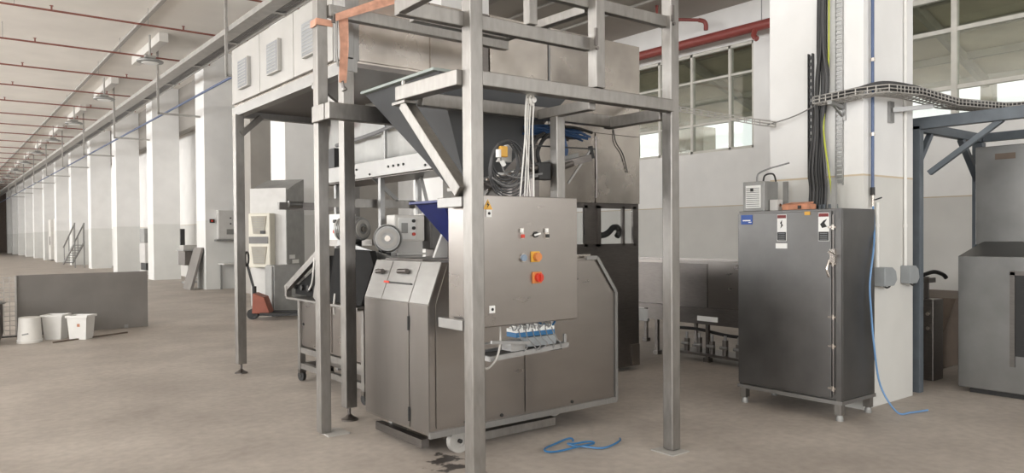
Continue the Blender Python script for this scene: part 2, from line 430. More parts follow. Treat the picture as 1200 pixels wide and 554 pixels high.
# ------------------------------------------------------------------ ceiling services
# thin red sprinkler pipes
for k in range(24):
    y = 16.25 + 3.42*k
    x0, x1 = -11.9, 6.60
    t = thing('sprinkler_pipe', 'thin red sprinkler pipe under the white ceiling, %s of the row' % ORD[k], 'pipe', (5, y, 6.68), 'red sprinkler pipes')
    MB().cyl((x0, y, 6.68), (x1, y, 6.68), .024, n=8).build('pipe', 'rust', t, smooth=True)
    for x in (-6.2, -3.4, -.6, 2.2, 5.0): MB().cyl((x, y, 6.70), (x, y, 6.78), .02, n=6).cyl((x, y, 6.78), (x, y, 6.79), .04, n=8).build('sprinkler_head', 'rust', t)
    for x in (-9, -5, -1.5, 1.5, 4.2): MB().cyl((x, y, 6.68), (x, y, ZN), .006, n=5).build('hanger_rod', 'galv', t)
# lamp conduit along the ceiling
tag(MB().bar((4.3, 12, ZN-.045), (4.3, 100, ZN-.045), .10, .08).build('conduit', 'gal_light'), 'long pale conduit running along the ceiling above the lamps', 'conduit')
# round pendant lamps
def pendant():
    t = thing('pendant_lamp', 'round grey pendant lamp on a long rod, nearest of the row', 'lamp', (4.75, 22.1, 6.3), 'pendant lamps along the hall')
    MB().cyl((4.75, 22.1, 6.4), (4.75, 22.1, 7.06), .028, n=8).build('rod', 'gal_light', t)
    MB().lathe((4.75, 22.1, 6.3), [(.22, 0), (.33, .015), (.34, .05), (.28, .08), (.12, .12), (.05, .14)]).build('lamp_shade', 'greymetal', t, smooth=True)
    MB().lathe((4.75, 22.1, 6.28), [(.18, 0), (.22, .02)]).build('diffuser', 'label_white', t)
    MB().box((4.62, 22.0, 6.43), (4.88, 22.2, 6.49)).build('gear_box', 'gal_light', t)
    return t
l0 = pendant()
for k in range(1, 11):
    c = copy_tree(l0); c.location = Vector((4.75, 22.1+6.84*k, 6.3)); c['label'] = 'round grey pendant lamp on a long rod, %s of the row' % ORD[k]
# white duct boxes under the ceiling
for k in range(8):
    y = 21.8+6.84*k
    o = MB().box((4.92, y, 6.86), (5.15, y+3.5, ZN-.001)).build('ceiling_duct', 'whitepaint')
    tag(o, 'white box duct on the ceiling behind the lamps, %s of the row' % ORD[k], 'duct', 'white ceiling ducts')
# cable trunking along the pillars
t = thing('cable_tray', 'wide grey cable tray running the length of the hall at the pillar tops', 'cable tray', (5.6, 12, 6.15))
MB().box((5.30, 9.0, 6.15), (5.33, 102, 6.27)).build('side_rail', 'gal_light', t)
MB().box((5.87, 9.0, 6.15), (5.90, 102, 6.27)).build('side_rail', 'gal_light', t)
MB().box((5.33, 9.0, 6.15), (5.60, 102, 6.16)).build('tray_pan', 'gal_light', t)
for k in range(31): MB().box((5.60, 9.1+3.0*k, 6.15), (5.87, 9.2+3.0*k, 6.17)).build('rung', 'gal_light', t)
m = MB()
for j in range(5): m.tube([(5.62+.05*j, 9.0+7*k, 6.2+.015*random.random()) for k in range(14)], .025, n=6, smooth=False)
m.build('cables', 'greycab', t)
# bracket frames at each pillar
for i, y in enumerate(PY_[2:12]):
    t = thing('pipe_bracket', 'galvanised drop bracket tying the tray to the pillar row, %s' % ORD[i], 'bracket', (5.3, y+.4, 5.18), 'drop brackets at the pillars')
    MB().bar((5.26, y+.4, 5.15), (5.26, y+.4, ZN), .055).build('drop_rod', 'gal_light', t)
    MB().bar((5.26, y+.4, 5.18), (6.432, y+.4, 5.18), .055).build('arm', 'gal_light', t)
t = tag(MB().cyl((5.55, 9, 5.27), (5.55, 100, 5.27), .03, n=10).build('blue_pipe', 'bluepipe', smooth=True), 'thin blue pipe running on the pillar brackets under the tray', 'pipe')

# red fire main along the right wall
t = thing('fire_main', 'thick red fire main pipe on the right wall above the windows', 'pipe', (11.1, 8, 5.0))
MB().cyl((11.1, 6.0, 5.06), (11.1, 20, 5.10), .085, n=14).build('main_pipe', 'red', t, smooth=True)
MB().tube([(11.1, 7.5, 5.06), (11.02, 7.5, 4.9), (11.0, 7.42, 4.82)], .045).build('branch', 'red', t, smooth=True)
m = MB()
for y in (7.4, 12.0): m.cyl((11.1, y, 5.06), (11.1, y, ZA), .01, n=6)
m.build('hanger_rod', 'galv', t)
t = thing('branch_pipe', 'thin red pipe dropping to an elbow beside the thick red main', 'pipe', (10, 8.5, 5.3))
MB().tube([(10.3, 9.0, 5.64), (10.3, 9.0, 5.40), (10.9, 8.55, 5.38)], .03, smooth=False).build('pipe', 'red', t, smooth=True)
MB().tube([(10.9, 8.55, 5.38), (10.98, 8.5, 5.36), (11.0, 8.47, 5.3), (11.0, 8.47, 5.2)], .04).build('elbow', 'red', t, smooth=True)
for k, (x, lab) in enumerate(((8.6, 'thin pale conduit on the aisle ceiling, nearer one'), (9.9, 'thin pale conduit on the aisle ceiling, one nearer the right wall'))):
    tag(MB().cyl((x, -4, ZA-.05), (x, 20.4, ZA-.05), .025, n=8).build('ceiling_conduit', 'gal_light'), lab, 'conduit', 'aisle ceiling conduits')

# wire tray reaching from the machine frame to the wall bracket, with a guy wire
def mesh_tray(name, label, pts, width, depth, r=.006, step=.1, mat='gal_light'):
    t = thing(name, label, 'cable tray', pts[0])
    m = MB(); P = [Vector(p) for p in pts]
    # resample
    seg = []
    for a, b in zip(P, P[1:]):
        n = max(1, int((b-a).length/step))
        for k in range(n): seg.append(a.lerp(b, k/n))
    seg.append(P[-1])
    prof = lambda: [(-width/2, depth), (-width/2, depth/2), (-width/2, 0), (-width/6, 0), (width/6, 0), (width/2, 0), (width/2, depth/2), (width/2, depth)]
    rows = []
    for i, p in enumerate(seg):
        d = (seg[min(i+1, len(seg)-1)]-seg[max(i-1, 0)]).normalized(); sd = d.cross(Vector((0, 0, 1))).normalized()
        row = [p+sd*a+Vector((0, 0, b)) for a, b in prof()]; rows.append(row)
        m.tube([row[0], row[2], row[5], row[7]], r, n=5, smooth=False)
    for j in range(8): m.tube([rw[j] for rw in rows], r, n=5, smooth=False)
    m.build('wire_mesh', mat, t)
    return t
mesh_tray('wire_tray', 'thin wire tray slanting from the steel tower down to the near pillar', [(6.28, 5.87, 3.03), (6.28, 5.21, 2.86), (6.30, 4.25, 2.60), (6.32, 4.09, 2.565)], .10, .05, .005, .09)
tag(MB().tube([(6.32, 4.15, 2.59), (6.36, 3.9, 2.64), (6.40, 3.66, 2.735)], .006, n=6).build('guy_wire', 'galv'), 'thin wire stretched across the near pillar from the slanting tray', 'wire')

# ------------------------------------------------------------------ stainless support frame
t = thing('support_frame', 'tall stainless box frame of square posts around the divider machine', 'frame', (2.42, 3.5, 0))
PW = .088
for x, y in ((2.44, 3.5), (2.42, 5.55), (4.18, 3.53)):
    MB().box((x-PW/2, y-PW/2, .012), (x+PW/2, y+PW/2, 4.3)).build('post', 'ss_post', t, bevel=.006)
MB().box((2.40, 5.42, 0), (2.58, 5.62, .012)).build('base_plate', 'gal_light', t)
MB().box((2.34, 3.40, 0), (2.54, 3.60, .012)).build('base_plate', 'ss_post', t)
MB().box((4.06, 3.42, 0), (4.24, 3.62, .008)).build('base_plate', 'gal_light', t)
def beam(n, p, q, w=.08, h=.085, mat='ss_post'): return MB().bar(p, q, w, h).build(n, mat, t, bevel=.005)
beam('crossbeam', (2.484, 3.5, 2.445), (4.136, 3.5, 2.455))
beam('crossbeam', (1.98, 3.545, 2.775), (3.385, 3.545, 2.785), .05, .085)
beam('crossbeam', (2.484, 3.55, 3.055), (4.14, 3.55, 3.06), .05, .08)
beam('crossbeam', (2.45, 4.1, 2.415), (4.14, 4.1, 2.42), .07, .085)
beam('crossbeam', (4.15, 3.575, 2.41), (4.15, 4.14, 2.41), .07, .085)
beam('crossbeam', (3.42, 3.54, 2.40), (3.42, 4.065, 2.40), .06, .07)
beam('crossbeam', (2.40, 3.545, 2.45), (2.37, 4.20, 2.45), .085, .09)
beam('crossbeam', (2.35, 5.28, 2.495), (4.1, 5.28, 2.495), .08, .125)
beam('crossbeam', (2.36, 5.55, 2.495), (2.36, 5.33, 2.495), .03, .125)
beam('crossbeam', (2.464, 5.50, 3.31), (4.22, 5.50, 3.305), .07, .095)
beam('crossbeam', (2.0, 3.10, 2.79), (2.0, 3.52, 2.78), .05, .085)
beam('crossbeam', (3.42, 3.58, 3.03), (3.42, 4.45, 3.04), .06, .06)
beam('crossbeam', (2.6, 4.45, 3.04), (3.45, 4.45, 3.04), .06, .06)
MB().box((3.38, 3.46, 2.498), (3.46, 3.54, 3.12)).build('strut', 'ss_post', t, bevel=.005)
MB().box((2.86, 3.50, 2.825), (2.925, 3.56, 4.2)).build('strut', 'ss_post', t, bevel=.005)
MB().box((3.40, 3.87, 1.80), (3.475, 3.945, 2.37)).build('strut', 'ss_post', t, bevel=.005)
MB().bar((2.39, 4.17, 2.39), (2.40, 3.55, 1.80), .075, .075, up=(0, 1, 0)).build('brace', 'ss_post', t, bevel=.005)
MB().box((2.34, 4.10, 2.385), (2.43, 4.26, 2.402)).build('brace_plate', 'ss_post', t)
for z in (3.08, 2.80):
    m = MB(); x = 4.115 if z > 3 else 3.37
    m.box((x-.012, 3.446, z-.04), (x+.012, 3.46, z+.07)); m.cyl((x, 3.448, z-.06), (x, 3.434, z-.06), .012, n=8)
    m.build('bolt_bracket', 'ss_dark', t)
MB().cyl((2.37, 4.16, 2.5), (2.37, 4.16, 2.53), .015, n=8).build('bolt', 'ss_post', t)
# arms that carry the control box
for z in (1.745, 1.035):
    MB().box((2.385, 3.545, z-.03), (2.425, 3.80, z+.03)).build('box_arm', 'alu', t, bevel=.004)

# orange ratchet strap round the far left post
t = thing('ratchet_strap', 'orange webbing strap wrapped round the left post and hanging down', 'strap', (2.46, 5.45, 2.8))
MB().prism([(2.54, 5.478, 3.30), (2.62, 5.47, 3.29), (2.62, 5.465, 3.05), (2.60, 5.47, 2.76), (2.54, 5.475, 2.76), (2.55, 5.47, 3.05)], (0, -.006, 0)).build('hanging_end', 'strap', t)
MB().prism([(2.50, 5.44, 3.28), (2.50, 5.43, 3.22), (3.05, 5.40, 3.46), (3.6, 5.38, 3.74), (3.6, 5.38, 3.80), (3.05, 5.40, 3.55)], (0, -.006, 0)).build('webbing', 'strap', t)
MB().box((2.365, 5.492, 3.19), (2.50, 5.502, 3.24)).build('webbing', 'strap', t)
MB().box((2.362, 5.50, 3.18), (2.370, 5.60, 3.235)).build('webbing', 'strap', t)
m = MB(); m.box((2.49, 5.46, 3.22), (2.53, 5.49, 3.30)); m.tube([(2.52, 5.46, 3.26), (2.51, 5.45, 3.0), (2.53, 5.46, 2.88)], .01, n=6)
m.build('ratchet', 'alu', t)
m = MB(); m.bar((2.56, 5.46, 2.77), (2.57, 5.46, 2.72), .04, .01); m.tube([(2.56, 5.46, 2.74), (2.60, 5.46, 2.71), (2.56, 5.46, 2.69)], .006, n=6)
m.build('hook', 'ss_dark', t)

# ------------------------------------------------------------------ control box on the frame
CY0, CY1 = 3.60, 3.80
t = thing('control_box', 'stainless control box with warning sticker and switches, hung on the front post', 'control box', (2.9, 3.7, 1.0))
MB().box((2.46, CY0+.012, 1.0), (3.33, CY1, 1.785)).build('enclosure', 'ss', t, bevel=.008)
dr = MB().box((2.50, CY0-.004, 1.005), (3.33, CY0+.012, 1.79)).build('door', 'ss', t, bevel=.004)
MB().prism([(2.575, CY0-.006, 1.705), (2.645, CY0-.006, 1.705), (2.61, CY0-.006, 1.765)], (0, .003, 0)).build('warning_sticker', 'yellow', dr)
m = MB(); m.prism([(2.612, CY0-.008, 1.75), (2.600, CY0-.008, 1.732), (2.610, CY0-.008, 1.732), (2.604, CY0-.008, 1.715), (2.621, CY0-.008, 1.737), (2.611, CY0-.008, 1.737)], (0, .003, 0)); m.build('warning_bolt', 'label_black', dr)
for x, z in ((2.615, 1.682), (2.635, 1.11)):
    MB().box((x-.02, CY0-.010, z-.022), (x+.02, CY0-.003, z+.022)).build('latch', 'label_white', dr)
    MB().cyl((x, CY0-.013, z), (x, CY0-.009, z), .009, n=8).build('keyhole', 'label_black', dr)
for x in (2.867, 3.067):
    MB().box((x-.014, CY0-.010, 1.528), (x+.014, CY0-.003, 1.595)).build('switch_plate', 'ss_bright', dr)
    MB().box((x-.018, CY0-.024, 1.568), (x-.002, CY0-.009, 1.592)).build('rocker', 'label_white', dr)
    MB().box((x-.012, CY0-.022, 1.535), (x+.01, CY0-.009, 1.556)).build('rocker', 'redbtn' if x < 3 else 'black', dr)
MB().cyl((2.976, CY0-.016, 1.555), (2.976, CY0-.003, 1.555), .018, n=14).build('selector_switch', 'black', dr)
MB().bar((2.956, CY0-.022, 1.55), (3.000, CY0-.022, 1.562), .012, .01).build('selector_lever', 'label_white', dr)
MB().cyl((2.873, CY0-.022, 1.412), (2.873, CY0-.003, 1.412), .021, n=16).build('push_button', 'bluegrey', dr)
MB().ring((2.873, CY0-.006, 1.412), (0, 1, 0), .02, .028, .012).build('button_bezel', 'ss_bright', dr)
MB().box((2.935, CY0-.014, 1.383), (3.005, CY0-.003, 1.450)).build('switch_plate', 'yellow', dr, bevel=.004)
MB().cyl((2.974, CY0-.040, 1.416), (2.974, CY0-.012, 1.416), .026, n=16).build('rotary_knob', 'orange', dr)
MB().box((2.945, CY0-.016, 1.250), (3.018, CY0-.003, 1.322)).build('switch_plate', 'orange', dr, bevel=.004)
MB().cyl((2.985, CY0-.040, 1.287), (2.985, CY0-.014, 1.287), .028, n=16).build('main_switch', 'redbtn', dr)
MB().bar((2.985, CY0-.046, 1.265), (2.985, CY0-.046, 1.309), .012, .014).build('switch_handle', 'redbtn', dr)
# open terminal tray below the enclosure
ty = MB(); z0 = .80
ty.bar((2.66, 3.66, z0), (3.30, 3.66, .83), .018, .03); ty.bar((2.66, 3.88, z0), (3.30, 3.88, .83), .018, .03)
ty.bar((3.29, 3.66, .83), (3.29, 3.88, .83), .018, .03); ty.bar((2.67, 3.66, z0), (2.67, 3.88, z0), .018, .03); ty.bar((2.95, 3.66, .81), (2.95, 3.88, .81), .018, .02)
ty.bar((2.66, 3.64, .905), (2.96, 3.64, .875), .014, .02); ty.bar((2.66, 3.80, .87), (3.25, 3.80, .89), .05, .006); ty.bar((3.29, 3.68, .82), (3.29, 3.68, .90), .012, .02)
for x in (2.67, 3.28): ty.bar((x, 3.79, .80), (x, 3.79, 1.0), .02, .02)
tray = ty.build('terminal_tray', 'galv', t)
MB().box((2.90, 3.70, .905), (3.22, 3.80, .935)).build('terminal_rail', 'bluecab', tray)
m = MB()
for k in range(16): m.box((2.90+.02*k, 3.70, .935), (2.917+.02*k, 3.80, .957+.006*(k % 3)))
m.build('terminal_blocks', 'label_white', tray)
MB().box((2.83, 3.66, .83), (2.94, 3.76, .885)).build('junction_box', 'galv', tray)
MB().box((3.0, 3.72, .835), (3.25, 3.82, .895)).build('wire_duct', 'boxgrey', tray)
cb = MB()
for k in range(12):
    x = 2.86+.03*k
    cb.tube([(x, 3.72, 1.0), (x+.01*math.sin(k), 3.69, .975), (x+.015*math.cos(k*2), 3.70, .95)], .0035, n=5)
for k in range(6):
    x = 2.92+.055*k
    cb.tube([(x, 3.70, .95), (x-.015, 3.655, .90), (x+.02, 3.64, .855), (x+.05*math.sin(k*1.7), 3.65, .82)], .0035, n=5)
cb.build('wires', 'greycab', tray)
MB().box((2.70, 3.68, .80), (3.27, 3.87, .806)).build('tray_floor', 'black', tray)
MB().tube([(2.74, 3.66, 1.0), (2.73, 3.64, .90), (2.69, 3.63, .80), (2.62, 3.62, .755), (2.585, 3.62, .77)], .007, n=8).build('cable', 'gal_light', t)
MB().tube([(3.10, 3.75, 1.0), (3.16, 3.74, .965), (3.24, 3.74, .96), (3.28, 3.76, .995)], .007, n=8).build('cable', 'bluecab', t)

# ------------------------------------------------------------------ divider machine
t = thing('divider_machine', 'large stainless machine on casters with sloped shoulders, in front of the frame', 'machine', (3.6, 4.9, 0))
X0, X1, Y0, Y1, Z0, ZS, ZT = 2.69, 4.50, 4.40, 5.37, .165, 1.075, 1.365
XS0, XS1 = 2.80, 4.285
prof = [(X0, Z0), (X1, Z0), (X1, ZS), (XS1, ZT), (XS0, ZT), (X0, ZS)]
MB().prism([(x, Y0+.004, z) for x, z in prof], (0, Y1-Y0-.004, 0)).build('body', 'ss', t, bevel=.004)
ft = .006
MB().prism([(x, Y0-ft, z) for x, z in [(X0+.05, Z0+.05), (3.52, Z0+.05), (3.52, ZT-.02), (XS0+.035, ZT-.02), (X0+.05, ZS)]], (0, ft, 0)).build('front_panel', 'ss', t, bevel=.002)
MB().prism([(x, Y0-ft, z) for x, z in [(3.53, Z0+.05), (X1-.035, Z0+.05), (X1-.035, ZS), (XS1-.025, ZT-.02), (3.53, ZT-.02)]], (0, ft, 0)).build('front_panel', 'ss', t, bevel=.002)
e = MB()
ep = [(X1, Z0), (X1, ZS), (XS1, ZT), (XS1-.12, ZT)]
for a, b in zip(ep, ep[1:]): e.bar((a[0], Y0, a[1]), (b[0], Y0, b[1]), .03, .03, up=(0, 1, 0))
e.build('edge_trim', 'alu', t)
MB().box((X0-.005, Y0-.012, Z0-.012), (X1+.005, Y0+.02, Z0+.032)).build('bottom_rail', 'alu', t)
MB().box((X0-.01, Y0+.27, Z0+.02), (X0, Y1-.02, ZS-.004)).build('side_door', 'ss_v', t, bevel=.002)
MB().box((X0-.008, Y0+.005, Z0+.02), (X0, Y0+.26, ZS-.004)).build('side_panel', 'ss_v', t, bevel=.002)
for z in (.28, .93): MB().cyl((X0-.012, Y0+.265, z-.05), (X0-.012, Y0+.265, z+.05), .009, n=8).build('hinge', 'black', t)
# sloped shoulder sheet on the left with slot and handles
sl = MB(); a, b = Vector((X0, 0, ZS)), Vector((XS0, 0, ZT)); nrm = Vector((-(ZT-ZS), 0, XS0-X0)).normalized()*.006
sl.prism([(a.x+nrm.x, Y0+.005, a.z+nrm.z), (b.x+nrm.x, Y0+.005, b.z+nrm.z), (b.x, Y0+.005, b.z), (a.x, Y0+.005, a.z)], (0, Y1-Y0-.02, 0))
sh = sl.build('shoulder_sheet', 'alu', t, bevel=.002)
def on_slope(f, off=.008): return Vector((X0+(XS0-X0)*f, 0, ZS+(ZT-ZS)*f)) + nrm.normalized()*off
for y0, y1, f, r, mt in ((Y0+.30, Y0+.70, .43, .010, 'black'),):
    p = on_slope(f); MB().bar((p.x, y0, p.z), (p.x, y1, p.z), .010, .022, up=nrm).build('slot', mt, sh)
p = on_slope(.43, .012); MB().bar((p.x, Y0+.62, p.z), (p.x, Y0+.70, p.z), .014, .02, up=nrm).build('red_pointer', 'redbtn', sh)
for y, ln, ff in ((Y0+.45, .13, .72), (Y0+.80, .10, .68)):
    p = on_slope(ff, .03)
    m = MB(); m.cyl((p.x, y-ln/2, p.z), (p.x, y+ln/2, p.z-.005), .018, n=12)
    q = on_slope(ff, 0); m.cyl((q.x, y, q.z), (p.x, y, p.z), .012, n=8); m.build('grip', 'ss_dark', sh, smooth=True)
for y in (Y0+.27, Y0+.68):
    pa, pb = on_slope(0, .007), on_slope(.98, .007); MB().bar((pa.x, y, pa.z), (pb.x, y, pb.z), .005, .003).build('seam', 'ss_dark', sh)
m = MB()
for x in (2.98, 3.30, 4.0): m.cyl((x, Y0-.014, Z0+.062), (x, Y0-.004, Z0+.062), .013, n=10)
m.build('bolts', 'black', t)
for x, y in ((2.96, 4.46), (4.2, 4.85), (2.9, 5.2), (4.2, 5.2)):
    c = MB().ring((x, y, .085), (0, 1, 0), .045, .085, .05, 28).ring((x, y, .085), (0, 1, 0), .012, .05, .03, 20).build('caster_wheel', 'gal_light', t, smooth=True)
    MB().cyl((x, y-.035, .085), (x, y+.035, .085), .016, n=10).build('axle', 'black', c)
    MB().box((x-.05, y+.03, .10), (x+.05, y+.045, .17)).build('fork', 'ss_dark', c)
MB().box((3.05, 4.50, .035), (3.92, 4.56, .095)).build('skid_rail', 'ss_post', t)
MB().box((2.74, 4.60, .035), (2.80, 5.30, .095)).build('skid_rail', 'ss_dark', t)
MB().box((2.85, 4.75, ZT), (4.1, 5.32, ZT+.015)).build('top_lid', 'ss_dark', t, bevel=.004)
# filter tray and pale head on top
m = MB(); m.prism([(3.12, 5.02, ZT+.015), (3.40, 5.02, ZT+.015), (3.44, 5.02, ZT+.20), (3.20, 5.02, ZT+.20)], (0, .03, 0)); m.build('head_plate', 'cabwhite', t)
MB().lathe((3.34, 4.93, ZT+.015), [(.085, 0), (.085, .09), (.06, .13), (.02, .145)]).build('head_dome', 'galv', t, smooth=True)
MB().tube([(3.33, 4.95, ZT+.15), (3.30, 4.97, ZT+.19), (3.36, 4.98, ZT+.20)], .01).build('head_lever', 'black', t)
MB().box((3.22, 4.78, ZT+.01), (3.40, 4.98, 1.50)).build('hopper_neck', 'ss_dark', t)
MB().bar((3.8, 4.46, ZT+.01), (4.27, 4.46, ZT+.012), .02, .03).build('top_edge', 'ss_bright', t)

# blue hopper on top of the divider
t = thing('blue_hopper', 'deep blue plastic funnel above the divider machine, left of the control box', 'hopper', (3.25, 4.9, 1.5))
MB().frustum((2.98, 4.68, 3.52, 5.06), 1.80, (3.22, 4.80, 3.36, 4.96), 1.50, cap=False).build('funnel', 'blue', t, solid=.008)
r = MB(); r.box((2.94, 4.64, 1.795), (3.56, 4.68, 1.815)); r.box((2.94, 5.06, 1.795), (3.56, 5.10, 1.815)); r.box((2.94, 4.68, 1.795), (2.98, 5.06, 1.815)); r.box((3.52, 4.68, 1.795), (3.56, 5.06, 1.815))
r.build('rim', 'blue', t, bevel=.003)

# big grey dough hopper in the top of the frame
t = thing('dough_hopper', 'large dark grey funnel hanging in the top of the frame', 'hopper', (3.2, 4.7, 1.9))
MB().frustum((2.62, 4.15, 3.80, 5.18), 2.63, (3.02, 4.42, 3.22, 4.62), 1.90, cap=False).build('funnel', 'hopper', t, solid=.01)
r = MB()
r.box((2.58, 4.145, 2.625), (3.84, 4.19, 2.645)); r.box((2.58, 5.14, 2.625), (3.84, 5.185, 2.645)); r.box((2.58, 4.19, 2.625), (2.63, 5.14, 2.645)); r.box((3.79, 4.19, 2.625), (3.84, 5.14, 2.645))
r.build('rim', 'hopper_rim', t, bevel=.003)
MB().box((3.0, 4.40, 1.875), (3.24, 4.64, 1.90)).build('outlet_flange', 'ss_post', t)

# blue compressed-air cable lying on the floor
c = []
for k in range(46):
    u = k/45; a = u*4.1*PI
    c.append((3.62+.15*math.cos(a)+.30*u*u+.06*math.sin(3*a*.5), 4.10+.10*math.sin(a)-.16*u+.03*math.cos(a*1.3), .011+.007*math.sin(a*1.7)**2))
tag(MB().tube(c, .0075, n=6).build('floor_cable', 'bluecab'), 'bright blue cable loosely coiled on the floor by the right post', 'cable')

# cord reel with white cords
t = thing('cord_reel', 'small white reel on the front crossbeam with white cords hanging down', 'reel', (2.93, 3.56, 1.8))
m = MB(); m.ring((2.945, 3.585, 2.385), (.55, -.83, 0), .012, .036, .012); m.cyl((2.945, 3.56, 2.385), (2.945, 3.62, 2.385), .018); m.build('reel', 'white', t, smooth=True)
MB().bar((2.945, 3.60, 2.385), (2.945, 3.60, 2.46), .01, .02).build('hook', 'ss_dark', t)
for k, (xa, xb, r_) in enumerate(((2.91, 2.875, .005), (2.925, 2.91, .004), (2.94, 2.93, .004), (2.965, 2.985, .005), (2.905, 2.955, .003))):
    MB().tube([(2.94, 3.59, 2.42), (xa, 3.59, 2.40), (xa-.004, 3.60, 2.2), ((xa+xb)/2, 3.61, 2.0), (xb, 3.62, 1.79)], r_, n=6).build('cord', 'rope', t)

# coil of grey cables with an orange plug hung behind the front post
t = thing('cable_coil', 'coil of grey cables with an orange connector hung beside the front post', 'cable coil', (2.95, 4.0, 1.85))
cc = MB()
for k in range(9):
    rx, rz = .10+.008*k, .115+.010*k; cx, cz = 2.95+.006*k, 2.045-.008*k
    cc.tube([(cx+rx*math.cos(a), 3.87+.008*(k % 3)+.01*math.sin(2*a), cz+rz*math.sin(a)) for a in [2*PI*i/20 for i in range(21)]], .006, n=5, smooth=False)
cc.build('coiled_cable', 'darkcab', t)
m = MB(); m.tube([(2.84+.26*i/6, 3.86, 1.92-.05*math.sin(i/6*PI)) for i in range(7)], .006, n=5); m.tube([(2.9, 3.86, 2.1), (2.93, 3.84, 1.95), (3.1, 3.86, 1.93), (3.25, 3.90, 1.95)], .006, n=5); m.build('loose_cable', 'greycab', t)
MB().box((2.888, 3.83, 2.055), (2.945, 3.86, 2.125)).build('orange_connector', 'yellow', t, bevel=.006)
MB().cyl((2.875, 3.84, 2.10), (2.875, 3.84, 2.05), .018, n=10).build('grey_plug', 'label_white', t)
MB().cyl((2.90, 3.84, 2.03), (2.92, 3.84, 2.00), .016, n=10).build('grey_plug', 'label_white', t)

# inclined pneumatic conveyor behind the control box
t = thing('inclined_conveyor', 'dark slanted conveyor with cylinders, behind the control box', 'conveyor', (3.4, 4.1, 1.38))
MB().bar((2.80, 3.99, 1.86), (3.82, 3.99, 2.115), .05, .05).build('side_rail', 'ss_dark', t)
MB().bar((2.84, 4.16, 1.87), (3.86, 4.16, 2.135), .04, .07).build('side_rail', 'greymetal', t)
MB().bar((2.82, 4.075, 1.88), (3.80, 4.075, 2.11), .15, .02).build('belt', 'black', t)
MB().cyl((2.86, 3.95, 1.915), (3.32, 3.95, 2.02), .009, n=8).build('rod', 'ss_bright', t)
MB().cyl((3.22, 3.95, 2.00), (3.40, 3.95, 2.04), .022, n=12).build('air_cylinder', 'ss_dark', t)
MB().cyl((3.49, 3.955, 2.02), (3.62, 3.955, 2.06), .022, n=12).build('air_cylinder', 'ss_dark', t)
MB().box((3.28, 3.92, 1.93), (3.39, 3.98, 2.05)).build('drive_block', 'black', t, bevel=.006)
MB().tube([(3.40, 3.92, 1.95), (3.45, 3.90, 1.96), (3.42, 3.90, 2.02)], .009).build('chrome_lever', 'ss_bright', t)
MB().prism([(2.97, 3.96, 2.04), (3.075, 3.96, 2.04), (3.085, 3.96, 2.165), (3.04, 3.96, 2.155)], (0, .04, 0)).build('bracket', 'cabwhite', t, bevel=.003)
for x, z in ((2.96, 1.955), (2.93, 1.90), (3.08, 1.97)):
    MB().box((x, 3.945, z-.02), (x+.075, 3.97, z+.01)).build('bracket', 'cabwhite', t)
MB().bar((3.02, 4.0, 1.92), (2.86, 4.05, 1.70), .05, .05).bar((2.86, 4.05, 1.70), (2.92, 4.44, 1.39), .05, .05).build('leg_brace', 'ss_post', t)
for x, z in ((3.50, 2.0), (3.72, 2.06)):
    MB().bar((x, 4.50, z), (x, 4.50, 1.385), .05, .05).bar((x, 4.50, z), (x, 4.16, z+.0), .04, .04).build('leg', 'ss_dark', t)
MB().bar((3.16, 3.95, 2.16), (3.86, 3.97, 2.18), .010, .010).build('top_rod', 'black', t)
MB().bar((3.82, 3.98, 2.20), (3.84, 3.98, 2.11), .025, .025).build('rod_end', 'black', t)
MB().bar((3.82, 3.98, 2.17), (3.60, 3.98, 1.92), .009, .015).build('stay', 'greymetal', t)
for dx in (0, .06): MB().tube([(3.32+dx, 4.03, 2.05), (3.30+dx, 4.03, 2.13), (3.35+dx, 4.03, 2.22), (3.44+dx, 4.05, 2.27)], .014, n=10).build('hose', 'black', t)
MB().tube([(2.9, 3.93, 1.90), (3.0, 3.91, 1.88), (3.15, 3.92, 1.94), (3.30, 3.91, 1.97)], .007).build('hose', 'greycab', t)
MB().box((2.96, 4.19, 1.74), (3.16, 4.20, 1.86)).build('rating_plate', 'label_white', t)
for z in (1.765, 1.785): MB().box((3.0, 4.186, z), (3.10, 4.19, z+.008)).build('plate_text', 'label_black', t)
MB().bar((3.06, 4.2, 1.86), (3.06, 4.17, 1.92), .03, .01).build('plate_tab', 'ss_dark', t)
# bundle of blue hoses on the crossbeam
t = thing('hose_bundle', 'bundle of blue and black hoses bunched under the frame crossbeam', 'hose bundle', (3.7, 4.2, 2.3))
bb = MB()
random.seed(3)
for k in range(16):
    z = 2.27+.07*random.random(); y = 4.18+.12*random.random()
    bb.tube([(3.40+.1*i, y+.02*random.uniform(-1, 1), z+.012*random.uniform(-1, 1)+.03*math.sin(i/6*PI)) for i in range(7)], .008, n=5)
bb.build('hoses', 'blue_shaded', t)
bb = MB()
for k in range(4): bb.tube([(3.70+.012*k, 4.18, 2.30), (3.72+.01*k, 4.17, 2.25), (3.73+.01*k, 4.16, 2.18), (3.71+.012*k, 4.17, 2.11)], .006, n=5)
bb.build('hanging_hoses', 'blue_shaded', t)
bb = MB()
for k in range(5): bb.tube([(3.40+.1*i, 4.30+.03*k, 2.31+.012*math.sin(i+k)) for i in range(7)], .012, n=5)
bb.build('black_hoses', 'darkcab', t)
MB().tube([(3.55, 4.25, 2.36), (3.85, 4.2, 2.365), (4.05, 4.2, 2.34)], .012, n=6).build('support_wire', 'black', t)
tag(MB().tube([(3.72, 4.55, 1.40), (3.78, 4.55, 1.55), (3.72, 4.50, 1.70), (3.66, 4.48, 1.82)], .010, n=6).build('blue_hose', 'palecab'), 'blue hose rising from the machine top right of the control box', 'hose')

